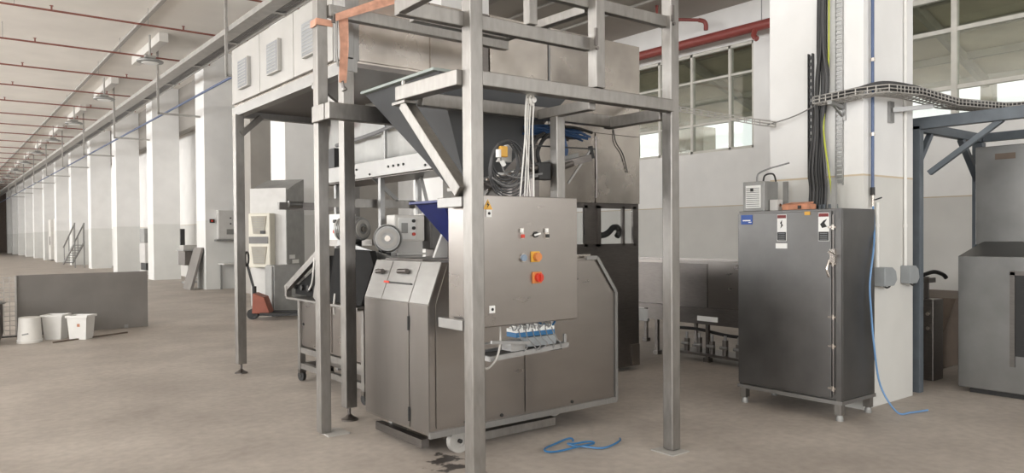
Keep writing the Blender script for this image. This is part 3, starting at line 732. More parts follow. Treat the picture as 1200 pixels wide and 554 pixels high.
# ------------------------------------------------------------------ overhead proofer with its tower
t = thing('proofing_cabinet', 'long overhead steel cabinet on legs with louvred side doors and a windowed tower', 'machine', (4.6, 7.2, 0))
PX0, PX1, PYa, PYb, PZ0, PZ1 = 2.77, 6.42, 5.90, 8.78, 3.04, 3.69
MB().box((PX0+.01, PYa+.01, PZ0), (PX1, PYb, PZ1-.02)).build('body', 'ss_bright', t)
# base frame
m = MB(); m.box((PX0-.02, PYa-.12, 2.93), (PX0+.08, PYb, 3.035)); m.box((PX0+.08, PYb-.08, 2.93), (4.2, PYb, 3.035))
m.build('base_frame', 'alu', t)
MB().box((PX0+.08, PYa-.0, 3.0), (4.2, PYb-.08, 3.04)).build('floor_pan', 'ss_dark', t)
ys = [8.78, 7.86, 6.93, 6.04]
for a, b in zip(ys, ys[1:]):
    d = MB().box((PX0-.02, b+.008, 3.07), (PX0+.01, a-.008, PZ1)).build('side_door', 'proof', t, bevel=.006)
    yc = (a+b)/2-.02 if a > 8 else (a+b)/2
    v = MB().box((PX0-.06, yc-.16, 3.19), (PX0-.02, yc+.15, 3.51)).build('vent_box', 'proof', d, bevel=.004)
    m = MB()
    m.box((PX0-.064, yc-.145, 3.205), (PX0-.06, yc+.135, 3.495)); m.build('filter', 'vent', v)
    m = MB()
    for k in range(8): m.box((PX0-.067, yc-.125, 3.23+.033*k), (PX0-.064, yc+.115, 3.236+.033*k))
    m.build('grille', 'proof', v)
MB().box((PX0-.02, PYa-.10, 3.05), (PX0+.06, PYa+.13, PZ1)).build('corner_post', 'alu', t, bevel=.004)
MB().box((PX0+.07, PYa-.04, 3.05), (PX0+.14, PYa+.0, PZ1)).build('corner_post', 'alu', t, bevel=.004)
for a, b in ((2.92, 3.63), (3.64, 4.21)):
    MB().box((a+.004, PYa-.004, PZ0+.02), (b-.004, PYa+.01, PZ1)).build('front_panel', 'ss_bright', t, bevel=.002)
for a, b in ((4.30, 5.04), (5.07, 6.42)):
    MB().box((a+.004, PYa-.03, 2.66), (b-.004, PYa-.005, PZ1)).build('upper_panel', 'ss_bright', t, bevel=.002)
MB().box((4.21, PYa-.02, 3.0), (4.29, PYa+.01, PZ1)).build('joint_strip', 'ss_dark', t)
MB().box((5.045, PYa-.035, 2.66), (5.065, PYa-.0, PZ1)).build('joint_strip', 'alu', t)
MB().box((PX0, PYa, PZ1-.02), (PX1, PYb, PZ1)).build('roof', 'ss_dark', t)
# tower
TY1 = 7.0
m = MB()
m.box((4.90, PYa, 0.05), (4.93, TY1, 3.04)); m.box((6.39, PYa, 0.05), (6.42, TY1, 1.25)); m.box((6.39, PYa, 2.1), (6.42, TY1, 3.04)); m.box((6.39, PYa, 1.25), (6.42, PYa+.06, 2.1)); m.box((6.39, TY1-.06, 1.25), (6.42, TY1, 2.1))
wins = ((5.02, 5.60), (5.75, 6.36)); wz0, wz1 = 1.42, 1.87
yy = PYa
m.box((4.93, yy, .05), (6.39, yy+.03, wz0)); m.box((4.93, yy, wz1), (6.39, yy+.03, 3.04))
m.box((4.93, yy, wz0), (5.02, yy+.03, wz1)); m.box((5.60, yy, wz0), (5.75, yy+.03, wz1)); m.box((6.36, yy, wz0), (6.39, yy+.03, wz1))
yy = TY1-.03
m.box((4.93, yy, .05), (6.39, yy+.03, 1.25)); m.box((4.93, yy, 2.1), (6.39, yy+.03, 3.04))
m.build('tower', 'ss_dark', t)
for a, b in ((4.91, 5.70), (5.72, 6.41)):
    MB().box((a, PYa-.028, 1.90), (b, PYa, 2.656)).build('tower_panel', 'ss_bright' if a > 4.3 else 'ss', t)
for a, b in wins:
    f = MB()
    for q in ((a, a+.05, wz0, wz1), (b-.05, b, wz0, wz1), (a, b, wz0-.02, wz0+.03), (a, b, wz1-.03, wz1+.02), ((a+b)/2+.08, (a+b)/2+.12, wz0, wz1)): f.box((q[0], PYa-.022, q[2]), (q[1], PYa+.005, q[3]))
    fo = f.build('window_frame', 'ss_dark', t)
    MB().box((a+.04, PYa+.01, wz0+.02), (b-.04, PYa+.016, wz1-.02)).build('window_pane', 'glass2', fo)
    m = MB(); m.tube([(a+.10, 6.0, wz0+.12), (a+.22, 6.0, wz0+.13), (a+.29, 6.0, wz0+.16), (a+.35, 5.99, wz0+.21), (a+.43, 6.0, wz0+.21), (a+.46, 6.0, wz0+.16), (a+.42, 6.0, wz0+.11)], .035, n=10)
    m.build('pipe_elbow', 'black', t, smooth=True)
MB().box((6.28, PYa-.03, .06), (6.40, PYa, .30)).build('kick_plate', 'ss', t)
MB().tube([(5.72, PYa-.03, 2.62), (5.72, PYa-.04, 2.2), (5.72, PYa-.03, 1.95)], .012).build('hinge_rod', 'ss_dark', t)
MB().tube([(5.98, PYa-.02, 2.9), (6.0, PYa-.045, 2.6), (6.12, PYa-.045, 2.45), (6.2, PYa-.04, 2.25)], .006).build('cable', 'black', t)
# legs with adjustable feet
for y in (8.63, 5.83):
    lg = MB().box((PX0-.05, y-.05, .11), (PX0+.05, y+.05, 2.94)).build('leg', 'ss_post', t, bevel=.006)
    MB().cyl((PX0, y, .02), (PX0, y, .12), .014, n=10).build('threaded_rod', 'ss_dark', lg)
    MB().lathe((PX0, y, 0), [(.07, 0), (.07, .012), (.035, .03), (.015, .05)]).build('foot', 'ss_dark', lg, smooth=True)
for x, y in ((4.2, 8.63),):
    lg = MB().box((x-.05, y-.05, 0), (x+.05, y+.05, 2.94)).build('leg', 'ss_post', t, bevel=.006)
MB().bar((PX0+.02, 8.58, 2.72), (PX0+.25, 8.60, 2.93), .05, .06).build('gusset', 'ss_post', t)
MB().bar((PX0, 6.50, 2.93), (PX0, 5.90, 2.62), .04, .05).build('gusset', 'alu', t)
# chain guide on the discharge side
g = MB(); g.box((3.83, 8.96, .6), (3.87, 9.0, 3.0)); g.box((3.95, 8.96, .6), (3.99, 9.0, 3.0))
for k in range(48): g.box((3.87, 8.97, .62+.05*k), (3.95, 8.99, .64+.05*k))
g.build('chain_guide', 'galv', t)

# transfer conveyor below the proofer
t = thing('transfer_conveyor', 'pale steel conveyor rail slung below the overhead cabinet, behind the big hopper', 'conveyor', (3.8, 7.0, 1.8))
MB().box((3.58, 5.52, 2.16), (3.62, 8.35, 2.325)).build('side_rail', 'alu', t, bevel=.003)
MB().box((4.08, 5.95, 2.16), (4.12, 8.35, 2.325)).build('side_rail', 'alu', t)
MB().box((3.62, 5.55, 2.15), (4.08, 8.3, 2.17)).build('belt_pan', 'ss_dark', t)
m = MB()
for y, z in ((5.8, 2.25), (5.9, 2.2), (6.3, 2.24), (6.4, 2.24), (6.5, 2.24), (6.6, 2.24), (7.3, 2.26), (7.35, 2.2), (7.0, 2.19)): m.cyl((3.57, y, z), (3.58, y, z), .012, n=8)
m.build('bolts', 'black', t)
MB().box((3.55, 5.50, 2.13), (3.75, 5.60, 2.17)).build('end_plate', 'ss_post', t)
for x, y in ((3.66, 6.9), (3.72, 8.1), (4.1, 6.9)):
    MB().box((x-.025, y-.025, 0), (x+.025, y+.025, 2.15)).build('upright', 'galv', t)
MB().bar((3.0, 7.02, 1.89), (4.12, 7.02, 1.89), .06, .085).build('cross_rail', 'ss_post', t)
MB().bar((3.35, 8.96, 1.93), (4.1, 8.9, 1.93), .07, .09).build('cross_rail', 'ss_dark', t)
MB().cyl((3.45, 8.90, 1.95), (3.62, 8.90, 1.95), .045, n=12).build('roller_end', 'alu', t, smooth=True)
MB().bar((3.62, 7.0, 2.16), (3.90, 7.0, 1.93), .02, .04).build('diagonal_stay', 'galv', t)
MB().bar((3.95, 6.6, 2.16), (4.05, 6.6, 1.80), .02, .03).build('diagonal_stay', 'galv', t)
MB().tube([(3.63, 6.0, 2.72), (3.63, 6.9, 2.62), (3.63, 7.9, 2.58)], .022, n=8).build('rail', 'greycab', t)
MB().bar((3.63, 6.75, 2.17), (3.63, 6.75, 2.98), .025, .025).build('rail_post', 'galv', t)
MB().bar((3.63, 7.7, 2.17), (3.63, 7.7, 2.98), .025, .025).build('rail_post', 'galv', t)
MB().box((3.59, 7.55, 2.75), (3.65, 7.62, 2.88)).build('red_valve', 'redbtn', t)
MB().box((3.60, 7.9, 2.33), (3.68, 8.3, 2.55)).build('chain_drive', 'black', t)
# clear plastic sheeting hung round the conveyor
sh = MB()
rows = []
for i in range(31):
    y = 5.75+2.5*i/30; x = 3.70+.02*math.sin(i*1.3)+.012*math.sin(i*3.1)
    rows.append([sh.bm.verts.new((x+.015*math.sin(j+i*.7), y, 2.34+.62*j/6)) for j in range(7)])
for a, b in zip(rows, rows[1:]):
    for j in range(6): sh.bm.faces.new((a[j], a[j+1], b[j+1], b[j]))
tag(sh.build('plastic_sheet', 'film', smooth=True, solid=.002), 'crumpled clear plastic sheet hanging under the overhead cabinet', 'plastic sheet')

# ------------------------------------------------------------------ moulding machine on a wheeled table
t = thing('moulder_table', 'stainless wheeled moulding machine with a sloping frame, behind the left posts', 'machine', (3.6, 7.1, 0))
TX0, TX1, TYa, TYb = 3.10, 3.48, 6.20, 7.78
MB().box((TX0+.03, TYa+.04, .38), (TX1-.03, TYb-.04, .86)).build('body', 'ss', t, bevel=.004)
MB().box((TX0+.022, TYa+.08, .40), (TX0+.03, TYa+.72, .85)).build('door', 'ss', t)
MB().box((TX0+.022, TYa+.76, .40), (TX0+.03, TYb-.06, .85)).build('door', 'ss', t)
m = MB(); m.cyl((TX0+.01, TYb-.12, .62), (TX0+.025, TYb-.12, .62), .015, n=10); m.build('lock', 'black', t)
MB().box((TX0-.08, TYa-.02, .88), (TX1+.02, TYb+.12, .905)).build('tray', 'ss_post', t, bevel=.004)
for x, y in ((TX0+.03, TYa+.04), (TX0+.03, TYb-.04), (TX1-.03, TYa+.04), (TX1-.03, TYb-.04)):
    lg = MB().box((x-.03, y-.03, .13), (x+.03, y+.03, .88)).build('leg', 'ss_post', t)
    MB().ring((x, y, .058), (1, .2, 0), .02, .055, .035).cyl((x-.02, y, .058), (x+.02, y, .058), .02).build('caster_wheel', 'black', lg, smooth=True)
    MB().box((x-.035, y-.03, .09), (x+.035, y+.03, .13)).build('caster_fork', 'ss_dark', lg)
m = MB()
for z in (.34, .17):
    m.box((TX0+.006, TYa+.006, z-.03), (TX0+.055, TYb-.006, z+.03)); m.box((TX1-.055, TYa+.006, z-.03), (TX1-.006, TYb-.006, z+.03)); m.box((TX0+.055, TYb-.06, z-.03), (TX1-.055, TYb-.006, z+.03)); m.box((TX0+.055, TYa+.006, z-.03), (TX1-.055, TYa+.06, z+.03))
m.build('under_frame', 'ss_post', t)
for x in (TX0-.02, TX1-.05):
    MB().bar((x, 8.02, .98), (x, 6.95, 1.47), .05, .07).build('sloping_rail', 'ss_post', t)
    MB().bar((x, 6.95, 1.49), (x, 6.62, 1.49), .05, .06).build('top_rail', 'ss_post', t)
    MB().bar((x, 7.98, .90), (x, 7.98, 1.01), .05, .06).build('rail_foot', 'ss_post', t)
MB().bar((TX0-.04, 6.95, 1.45), (TX0-.04, 7.18, .92), .03, .10, up=(0, 1, 0)).build('cheek_plate', 'ss_post', t)
m = MB(); m.prism([(TX0+.03, 7.9, .93), (TX0+.03, 7.9, 1.0), (TX0+.03, 7.0, 1.36), (TX0+.03, 6.3, 1.36), (TX0+.03, 6.3, .93)], (TX1-TX0-.1, 0, 0)); m.build('chute_housing', 'mattblack', t)
m = MB()
for k in range(4): m.cyl((TX0-.0, 7.85-.18*k, 1.01+.0*k), (TX1-.06, 7.85-.18*k, 1.01), .025+.005*k, n=10)
m.build('rollers', 'black', t, smooth=True)
MB().prism([(TX0-.03, 6.75, 1.44), (TX0-.03, 6.02, 1.42), (TX0-.03, 5.95, 1.30), (TX0-.03, 6.2, .92), (TX0-.03, 6.9, .92)], (.06, 0, 0)).build('black_guard', 'mattblack', t)
MB().bar((TX0-.05, 6.62, 1.50), (TX0+.25, 5.72, 1.28), .03, .05).build('outfeed_rail', 'galv', t)
MB().tube([(TX0-.02, 7.25, 1.38), (TX0-.06, 7.18, 1.25), (TX0-.03, 7.3, 1.08), (TX0, 7.45, 1.0)], .01).build('hose', 'rope', t)
for y in (6.75, 6.35): MB().tube([(TX0-.03, y, 1.0), (TX0-.045, y-.01, .9), (TX0-.04, y, .8)], .012).build('air_line', 'gal_light', t)
# tilted operator panel
pn = MB().prism([(TX0-.02, 6.98, 1.50), (TX0+.06, 6.66, 1.50), (TX0+.08, 6.68, 1.77), (TX0+.0, 6.94, 1.77)], (.10, .04, 0)).build('operator_panel', 'whitepaint', t)
for yy, z, mt in ((6.84, 1.70, 'black'), (6.82, 1.66, 'black'), (6.84, 1.60, 'redbtn'), (6.80, 1.56, 'orange'), (6.76, 1.70, 'black'), (6.76, 1.61, 'redbtn')):
    x = TX0+.005+(6.9-yy)*.25
    MB().cyl((x-.02, yy-.008, z), (x+.02, yy, z), .018, n=10).build('push_button', mt, pn)

MB().cyl((TX0+.06, 6.78, 1.77), (TX0+.06, 6.78, 2.15), .014).build('stand_rod', 'galv', t)
# gear motors
def motor(label, x, y, z, r, ax, ln, base):
    t = thing('gear_motor', label, 'motor', (x, y, base), 'gear motors between the machines')
    ax = Vector(ax).normalized(); c = Vector((x, y, z))
    MB().cyl(c, c+ax*ln, r, n=24).build('motor_body', 'greymetal', t, smooth=True)
    m = MB()
    for k in range(7): m.ring(c+ax*(ln*(.25+.1*k)), ax, r*.98, r*1.08, .008)
    m.build('cooling_fins', 'galv', t)
    MB().cyl(c-ax*.05, c, r*.92, r*1.02, n=24).build('fan_cover', 'galv', t, smooth=True)
    MB().ring(c-ax*.055, ax, r*.45, r*.75, .012).build('fan_grille', 'gal_light', t)
    MB().cyl(c-ax*.07, c-ax*.045, r*.22, n=14).build('shaft_cap', 'ss_bright', t)
    MB().box((x-.03, y-.02+ax.y*ln*.4, base), (x+.06, y+.06+ax.y*ln*.4, z-r*.7)).build('mount', 'black', t)
    return t
motor('grey gear motor just right of the second left post', 3.18, 6.45, 1.62, .115, (-.3, .95, 0), .22, 1.36)
motor('grey gear motor with a ring shaped fan cover, left of the white control unit', 3.36, 6.22, 1.53, .125, (.5, .86, 0), .20, 1.36)

# white control unit + stainless box behind the divider
t = thing('control_unit', 'small white control unit with a dark display, behind the divider machine', 'control box', (3.68, 6.5, 1.36))
MB().box((3.56, 6.45, 1.50), (3.90, 6.62, 1.76)).build('housing', 'whitepaint', t, bevel=.012)
MB().box((3.60, 6.442, 1.52), (3.79, 6.45, 1.73)).build('face_plate', 'label_white', t)
MB().box((3.63, 6.436, 1.58), (3.70, 6.443, 1.68)).build('display', 'greymetal', t)
for z, mt in ((1.70, 'black'), (1.63, 'black'), (1.57, 'redbtn')): MB().cyl((3.765, 6.425, z), (3.765, 6.445, z), .017, n=10).build('push_button', mt, t)
MB().box((3.60, 6.46, 1.38), (3.88, 6.60, 1.50)).build('plinth', 'cabwhite', t)
MB().box((3.55, 6.40, 1.365), (3.90, 6.62, 1.385)).build('ledge', 'cabwhite', t)
MB().box((3.60, 6.46, 0), (3.88, 6.60, 1.365)).build('pedestal', 'cabwhite', t)
t = thing('junction_cabinet', 'plain dark stainless box between the white control unit and the blue hopper', 'control box', (4.1, 6.5, 1.4))
MB().box((3.93, 6.40, 1.42), (4.22, 6.65, 1.76)).build('housing', 'darkgrey', t, bevel=.006)
MB().box((3.95, 6.394, 1.44), (4.20, 6.40, 1.74)).build('door', 'darkgrey', t)
MB().box((4.0, 6.45, 0), (4.16, 6.60, 1.42)).build('pedestal', 'ss_dark', t)
MB().box((3.93, 6.38, 1.76), (4.22, 6.66, 1.775)).build('lid', 'ss', t)

# ------------------------------------------------------------------ things further back on the left
# light grey electrical cabinet with cooling unit
ux, uy = Vector((-.6, .8, 0)), Vector((.8, .6, 0))
c0 = Vector((5.75, 14.95, 0))
Mx = Matrix(((ux.x, uy.x, 0, c0.x), (ux.y, uy.y, 0, c0.y), (0, 0, 1, 0), (0, 0, 0, 1)))
t = thing('electrical_cabinet', 'tall light grey cabinet with a cream cooling unit on its door', 'cabinet', (5.8, 15.4, 0))
MB().box((0, .02, .1), (.86, .68, 2.50)).xf(Mx).build('carcass', 'greymetal', t)
MB().box((.008, 0, .12), (.852, .02, 2.56)).xf(Mx).build('door', 'cabwhite', t, bevel=.004)
MB().box((.02, .04, 0), (.84, .66, .1)).xf(Mx).build('plinth', 'black', t)
MB().prism([(0, .0, 2.50), (0, .68, 2.50), (0, .68, 2.78), (0, .34, 2.66)], (.86, 0, 0)).xf(Mx).build('sloping_roof', 'greymetal', t)
MB().box((-.006, .10, 1.1), (0, .30, 1.18)).xf(Mx).build('label_plate', 'label_white', t)
MB().box((-.006, .20, 1.0), (0, .45, 1.08)).xf(Mx).build('label_plate', 'label_white', t)
u = MB().box((.26, -.20, .93), (.76, 0, 2.04)).xf(Mx).build('cooling_unit', 'cream', t, bevel=.02)
for z0_, z1_ in ((1.62, 1.98), (1.0, 1.36)):
    m = MB(); m.prism([(.33, -.212, z1_), (.69, -.212, z1_), (.64, -.212, z0_), (.38, -.212, z0_)], (0, .014, 0)); m.xf(Mx).build('intake_grille', 'grillebrown', u)
    m = MB()
    for k in range(9): m.box((.38, -.218, z0_+.03+.036*k), (.65, -.211, z0_+.038+.036*k))
    m.xf(Mx).build('grille_slats', 'greymetal', u)
MB().box((.30, -.214, 1.42), (.74, -.2, 1.56)).xf(Mx).build('display_band', 'darkgrey', u)
MB().box((.36, -.225, 1.62), (.47, -.2, 1.68)).xf(Mx).build('badge', 'black', u)

tag(MB().box((5.24, 14.3, 0), (5.78, 14.72, 1.0)).box((5.20, 14.33, 0), (5.24, 14.69, .98)).build('steel_bin', 'greymetal', bevel=.01), 'plain grey steel bin under the cooling unit cabinet', 'bin')

# pallet jack
t = thing('pallet_jack', 'red hand pallet jack with an upright black handle by the grey cabinet', 'pallet jack', (5.0, 14.2, 0))
d = Vector((.85, -.53, 0)).normalized(); s_ = Vector((d.y, -d.x, 0)); p0 = Vector((4.82, 14.2, 0))
for q in (-1, 1):
    a = p0+s_*.2*q+d*.15; MB().bar(a+Vector((0, 0, .11)), a+d*1.0+Vector((0, 0, .09)), .15, .05).build('fork', 'black', t)
    e_ = a+d*.9; MB().cyl(e_-s_*.05+Vector((0, 0, .04)), e_+s_*.05+Vector((0, 0, .04)), .04, n=12).build('load_roller', 'black', t)
MB().prism([p0-s_*.2+Vector((0, 0, .12)), p0-s_*.2+d*.32+Vector((0, 0, .12)), p0-s_*.2+d*.22+Vector((0, 0, .42)), p0-s_*.2+d*.02+Vector((0, 0, .50))], s_*.4).build('body', 'jackred', t, bevel=.01)
for q in (-.07, .07):
    c_ = p0+s_*q-d*.02+Vector((0, 0, .10)); MB().ring(c_, s_, .03, .10, .05).cyl(c_-s_*.03, c_+s_*.03, .035).build('steer_wheel', 'black', t, smooth=True)
MB().cyl(p0+Vector((0, 0, .18)), p0+Vector((0, 0, .62)), .04, n=10).build('pump', 'black', t)
MB().bar(p0+Vector((0, 0, .55)), p0-d*.12+Vector((0, 0, 1.02)), .04, .04).build('handle_shaft', 'black', t)
hp = p0-d*.13
MB().tube([hp+Vector((0, 0, 1.0)), hp-s_*.11+Vector((0, 0, 1.08)), hp-s_*.12+Vector((0, 0, 1.22)), hp+Vector((0, 0, 1.27)), hp+s_*.12+Vector((0, 0, 1.22)), hp+s_*.11+Vector((0, 0, 1.08)), hp+Vector((0, 0, 1.0))], .02).build('handle_loop', 'black', t, smooth=True)

# grey electrical box on the far pillar and small shelf table below
t = thing('electrical_box', 'grey electrical box with two small lamps on the far pillar face', 'control box', (7.0, 23.05, 1.47))
MB().box((6.74, 22.95, 1.50), (7.34, 23.15, 2.36)).build('housing', 'cabwhite', t, bevel=.008)
MB().box((6.76, 22.94, 1.52), (7.32, 22.95, 2.34)).build('door', 'cabwhite', t)
for z in (2.13, 1.96): MB().cyl((7.1, 22.93, z), (7.1, 22.945, z), .025, n=10).build('indicator', 'black', t)
MB().box((6.98, 22.932, 1.64), (7.20, 22.942, 1.80)).build('display', 'greymetal', t)
MB().box((6.68, 22.93, 1.44), (7.36, 23.15, 1.49)).build('cable_shelf', 'greymetal', t)
t = thing('wall_switch', 'small switch with a red knob on the pillar left of the grey box', 'switch', (6.6, 23.1, 2.0))
MB().box((6.55, 23.08, 1.99), (6.68, 23.15, 2.10)).build('housing', 'black', t)
MB().cyl((6.60, 23.06, 2.045), (6.60, 23.08, 2.045), .03, n=10).build('knob', 'redbtn', t)
t = thing('side_table', 'small steel table against the far pillar under the grey box', 'table', (7.0, 22.8, 0))
MB().box((6.78, 22.55, .74), (7.42, 23.1, .78)).build('tabletop', 'cabwhite', t)
for x, y in ((7.33, 22.6), (7.33, 23.05), (6.84, 23.05), (7.38, 22.8)): MB().box((x-.025, y-.025, 0), (x+.025, y+.025, .74)).build('leg', 'greymetal', t)
tag(MB().prism([(6.02, 23.3, 0), (6.10, 23.3, 0), (6.42, 23.3, 1.25), (6.36, 23.3, 1.25)], (0, .85, 0)).build('leaning_panel', 'panelgrey'), 'dark grey panel leaning against the far pillar', 'panel')
t = thing('sink_unit', 'grey steel tank on a leg between the far pillars, behind the leaning panel', 'tank', (7.1, 27, 0))
MB().box((6.70, 26.6, .62), (7.4, 27.4, 1.10)).build('tank', 'ss_dark', t, bevel=.02)
MB().box((6.65, 26.55, 1.10), (7.45, 27.45, 1.14)).build('rim', 'galv', t)
MB().cyl((6.95, 27, .05), (6.95, 27, .62), .04).build('leg', 'greymetal', t); MB().cyl((7.3, 27, .05), (7.3, 27, .62), .04).build('leg', 'greymetal', t)
MB().box((6.75, 26.8, 0), (7.4, 27.2, .06)).build('base', 'greymetal', t)
MB().box((6.70, 26.7, 1.14), (7.2, 27.3, 1.30)).build('lid', 'gal_light', t); MB().box((6.66, 26.9, 1.30), (6.8, 27.0, 1.85)).build('handle', 'black', t)
t = thing('far_mixer', 'white and dark machine standing between the second and third far pillars', 'machine', (7.3, 34.5, 0))
MB().box((7.0, 34.0, .5), (7.7, 35.0, 1.35)).build('housing', 'cabwhite', t, bevel=.03); MB().box((7.0, 34.1, 1.35), (7.7, 34.9, 1.95)).build('hood', 'greymetal', t, bevel=.03)
MB().box((7.05, 34.0, .2), (7.6, 35.0, .5)).build('bowl', 'black', t); MB().box((7.0, 34.0, 0), (7.7, 35.0, .2)).build('base', 'cabwhite', t)
# far stair with handrails, two white cabinets
t = thing('stair', 'small steel stair with sloping handrails in front of a pillar far down the hall', 'stair', (6.3, 47.2, 0))
for x in (5.95, 6.38):
    MB().bar((x, 49.6, 1.05), (x, 45.2, 2.35), .06, .06).build('handrail', 'greymetal', t); MB().bar((x, 49.6, .12), (x, 45.2, 1.35), .05, .14).build('stringer', 'greymetal', t)
    for k in range(3): MB().bar((x, 49.3-1.9*k, .2+.53*k), (x, 49.3-1.9*k, 1.14+.56*k), .04).build('baluster', 'greymetal', t)
    MB().bar((x, 45.25, 0), (x, 45.25, 2.3), .05).build('post', 'greymetal', t)
for k in range(8): MB().box((5.97, 49.2-.52*k, .16+.145*k), (6.36, 49.5-.52*k, .20+.145*k)).build('tread', 'greymetal', t)
for y, lab in ((58.5, 'nearer of two tall white cabinets far down the hall'), (61.5, 'farther of two tall white cabinets far down the hall')):
    t = thing('white_cabinet', lab, 'cabinet', (7.0, y, 0), 'far white cabinets')
    MB().box((6.6, y, .05), (7.6, y+1.2, 2.9)).build('housing', 'whitepaint', t, bevel=.03); MB().box((6.585, y+.2, 1.1), (6.6, y+.5, 1.7)).build('panel', 'black', t); MB().box((6.65, y+.1, 0), (7.5, y+1.1, .05)).build('base', 'black', t)

# low board, mesh panel, drum, buckets, rod
t = thing('low_board', 'long low grey board standing on the floor at the left', 'partition', (2.0, 14.25, 0))
MB().prism([(1.05, 14.18, 0), (1.05, 14.23, 0), (2.98, 14.33, 0), (2.98, 14.28, 0)], (0, 0, .97)).build('board', 'panelgrey', t, bevel=.004)
for x in (1.4, 2.6): MB().box((x, 14.25, 0), (x+.06, 14.85, .06)).build('foot', 'greymetal', t)
t = thing('wire_screen', 'pale welded wire mesh panel beside the low grey board', 'screen', (.3, 14.1, 0))
m = MB()
for k in range(20): x = 1.03-.075*k; m.bar((x, 14.16, .03), (x, 14.16, .96), .010)
for k in range(13): m.bar((-.45, 14.155, .03+.0755*k), (1.03, 14.155, .03+.0755*k), .010)
m.build('wire_grid', 'gal_light', t)
for x in (1.035, -.46): MB().box((x-.012, 14.145, 0), (x+.012, 14.175, .97)).build('edge_bar', 'gal_light', t)
MB().box((-.46, 14.13, 0), (1.04, 14.17, .02)).build('bottom_bar', 'black', t)
t = thing('steel_kettle', 'dull steel round kettle at the left edge of the photo', 'kettle', (.46, 13.4, 0))
MB().lathe((.46, 13.40, 0), [(.24, 0), (.32, .04), (.36, .15), (.36, .60)], 32).build('kettle_body', 'ss_dark', t, smooth=True)
MB().lathe((.46, 13.40, .60), [(.40, 0), (.40, .015), (.25, .07), (.05, .10)], 32).build('lid', 'alu', t, smooth=True)
MB().cyl((.46, 13.4, .70), (.46, 13.4, .74), .03).build('knob', 'black', t)
t = thing('plastic_bucket', 'white round plastic bucket turned upside down before the mesh panel', 'bucket', (1.14, 13.3, 0))
MB().lathe((1.14, 13.28, 0), [(.165, 0), (.168, .02), (.160, .03), (.142, .375), (.13, .38)], 28).build('bucket_shell', 'whitepaint', t, smooth=True)
MB().ring((1.14, 13.28, .04), (0, 0, 1), .155, .172, .012).build('band', 'white', t)
m = MB(); m.bar((1.03, 13.155, .13), (1.11, 13.125, .145), .004, .02); m.build('marker_scrawl', 'greymetal', t)
def tub(label, x0, y0, x1, y1, h, rot, mark):
    cx, cy = (x0+x1)/2, (y0+y1)/2
    t = thing('plastic_tub', label, 'tub', (cx, cy, 0), 'white plastic tubs')
    R_ = Matrix.Translation((cx, cy, 0)) @ Matrix.Rotation(rot, 4, 'Z'); w, d = (x1-x0)/2, (y1-y0)/2
    MB().frustum((-w*.82, -d*.82, w*.82, d*.82), 0, (-w, -d, w, d), h, cap=False).box((-w*.82, -d*.82, 0), (w*.82, d*.82, .01)).xf(R_).build('tub_shell', 'white', t, solid=.008)
    r = MB(); r.box((-w-.02, -d-.02, h-.03), (w+.02, -d, h)); r.box((-w-.02, d, h-.03), (w+.02, d+.02, h)); r.box((-w-.02, -d, h-.03), (-w, d, h)); r.box((w, -d, h-.03), (w+.02, d, h))
    r.xf(R_).build('rim', 'white', t)
    if mark: MB().bar((w*.0, -d*.93, h*.62), (w*.3, -d*.93, h*.62), .008, .06).xf(R_).build('stain', 'carton', t)
tub('white rectangular plastic tub, farther of the two before the grey board', 1.36, 13.34, 1.64, 13.60, .38, -.55, False)
tub('white rectangular plastic tub with a brown mark, nearer of the two', 1.66, 13.07, 1.95, 13.33, .37, -.62, True)
tag(MB().bar((1.40, 12.93, .012), (2.50, 13.50, .012), .03, .02).build('floor_rod', 'brownboard'), 'thin dark rod lying on the floor before the white tubs', 'rod')

# ------------------------------------------------------------------ stainless electrical cabinet by the near pillar
t = thing('switch_cabinet', 'tall dull stainless electrical cabinet with warning labels, against the near pillar', 'cabinet', (6.1, 3.65, 0))
CX0, CX1, CYa, CYb, CZ0, CZ1 = 5.875, 6.415, 3.17, 4.16, .17, 1.755
MB().box((CX0, CYa, CZ0), (CX1, CYb, CZ1)).build('carcass', 'ss_cab', t, bevel=.006)
dr = MB().box((CX0-.02, CYa+.085, CZ0+.02), (CX0, CYb-.005, CZ1-.02)).build('door', 'ss_cab', t, bevel=.004)
MB().box((CX0-.018, CYa+.0, CZ0), (CX0, CYa+.045, CZ1)).build('side_flange', 'ss_cab', t)
MB().box((CX0-.02, CYa-.01, CZ0-.03), (CX1, CYb+.005, CZ0)).build('base_rail', 'alu', t)
for x, y in ((CX0+.03, CYa+.04), (CX0+.03, CYb-.04), (CX1-.04, CYa+.04), (CX1-.04, CYb-.04)):
    lg = MB().box((x-.03, y-.03, .05), (x+.03, y+.03, CZ0-.03)).build('leg', 'ss_post', t)
    MB().lathe((x, y, 0), [(.03, 0), (.028, .03), (.02, .055)]).build('foot', 'greymetal', lg)
MB().cyl((CX0-.025, CYa+.065, CZ0+.05), (CX0-.025, CYa+.065, CZ1-.05), .007, n=8).build('locking_rod', 'ss_dark', t)
m = MB()
for z in (1.60, 1.30, .86, .62, .27): m.cyl((CX0-.03, CYa+.065, z-.02), (CX0-.03, CYa+.065, z+.02), .013, n=10); m.box((CX0-.03, CYa+.04, z-.008), (CX0-.015, CYa+.11, z+.008))
m.build('rod_guides', 'ss_bright', t)
m = MB(); m.box((CX0-.045, CYa+.04, 1.31), (CX0-.018, CYa+.085, 1.42)); m.bar((CX0-.055, CYa+.09, 1.40), (CX0-.06, CYa+.03, 1.36), .014, .014); m.tube([(CX0-.04, CYa+.09, 1.33), (CX0-.06, CYa+.1, 1.25), (CX0-.04, CYa+.09, 1.19)], .010)
m.build('door_handle', 'ss_bright', t)
FX = CX0-.022
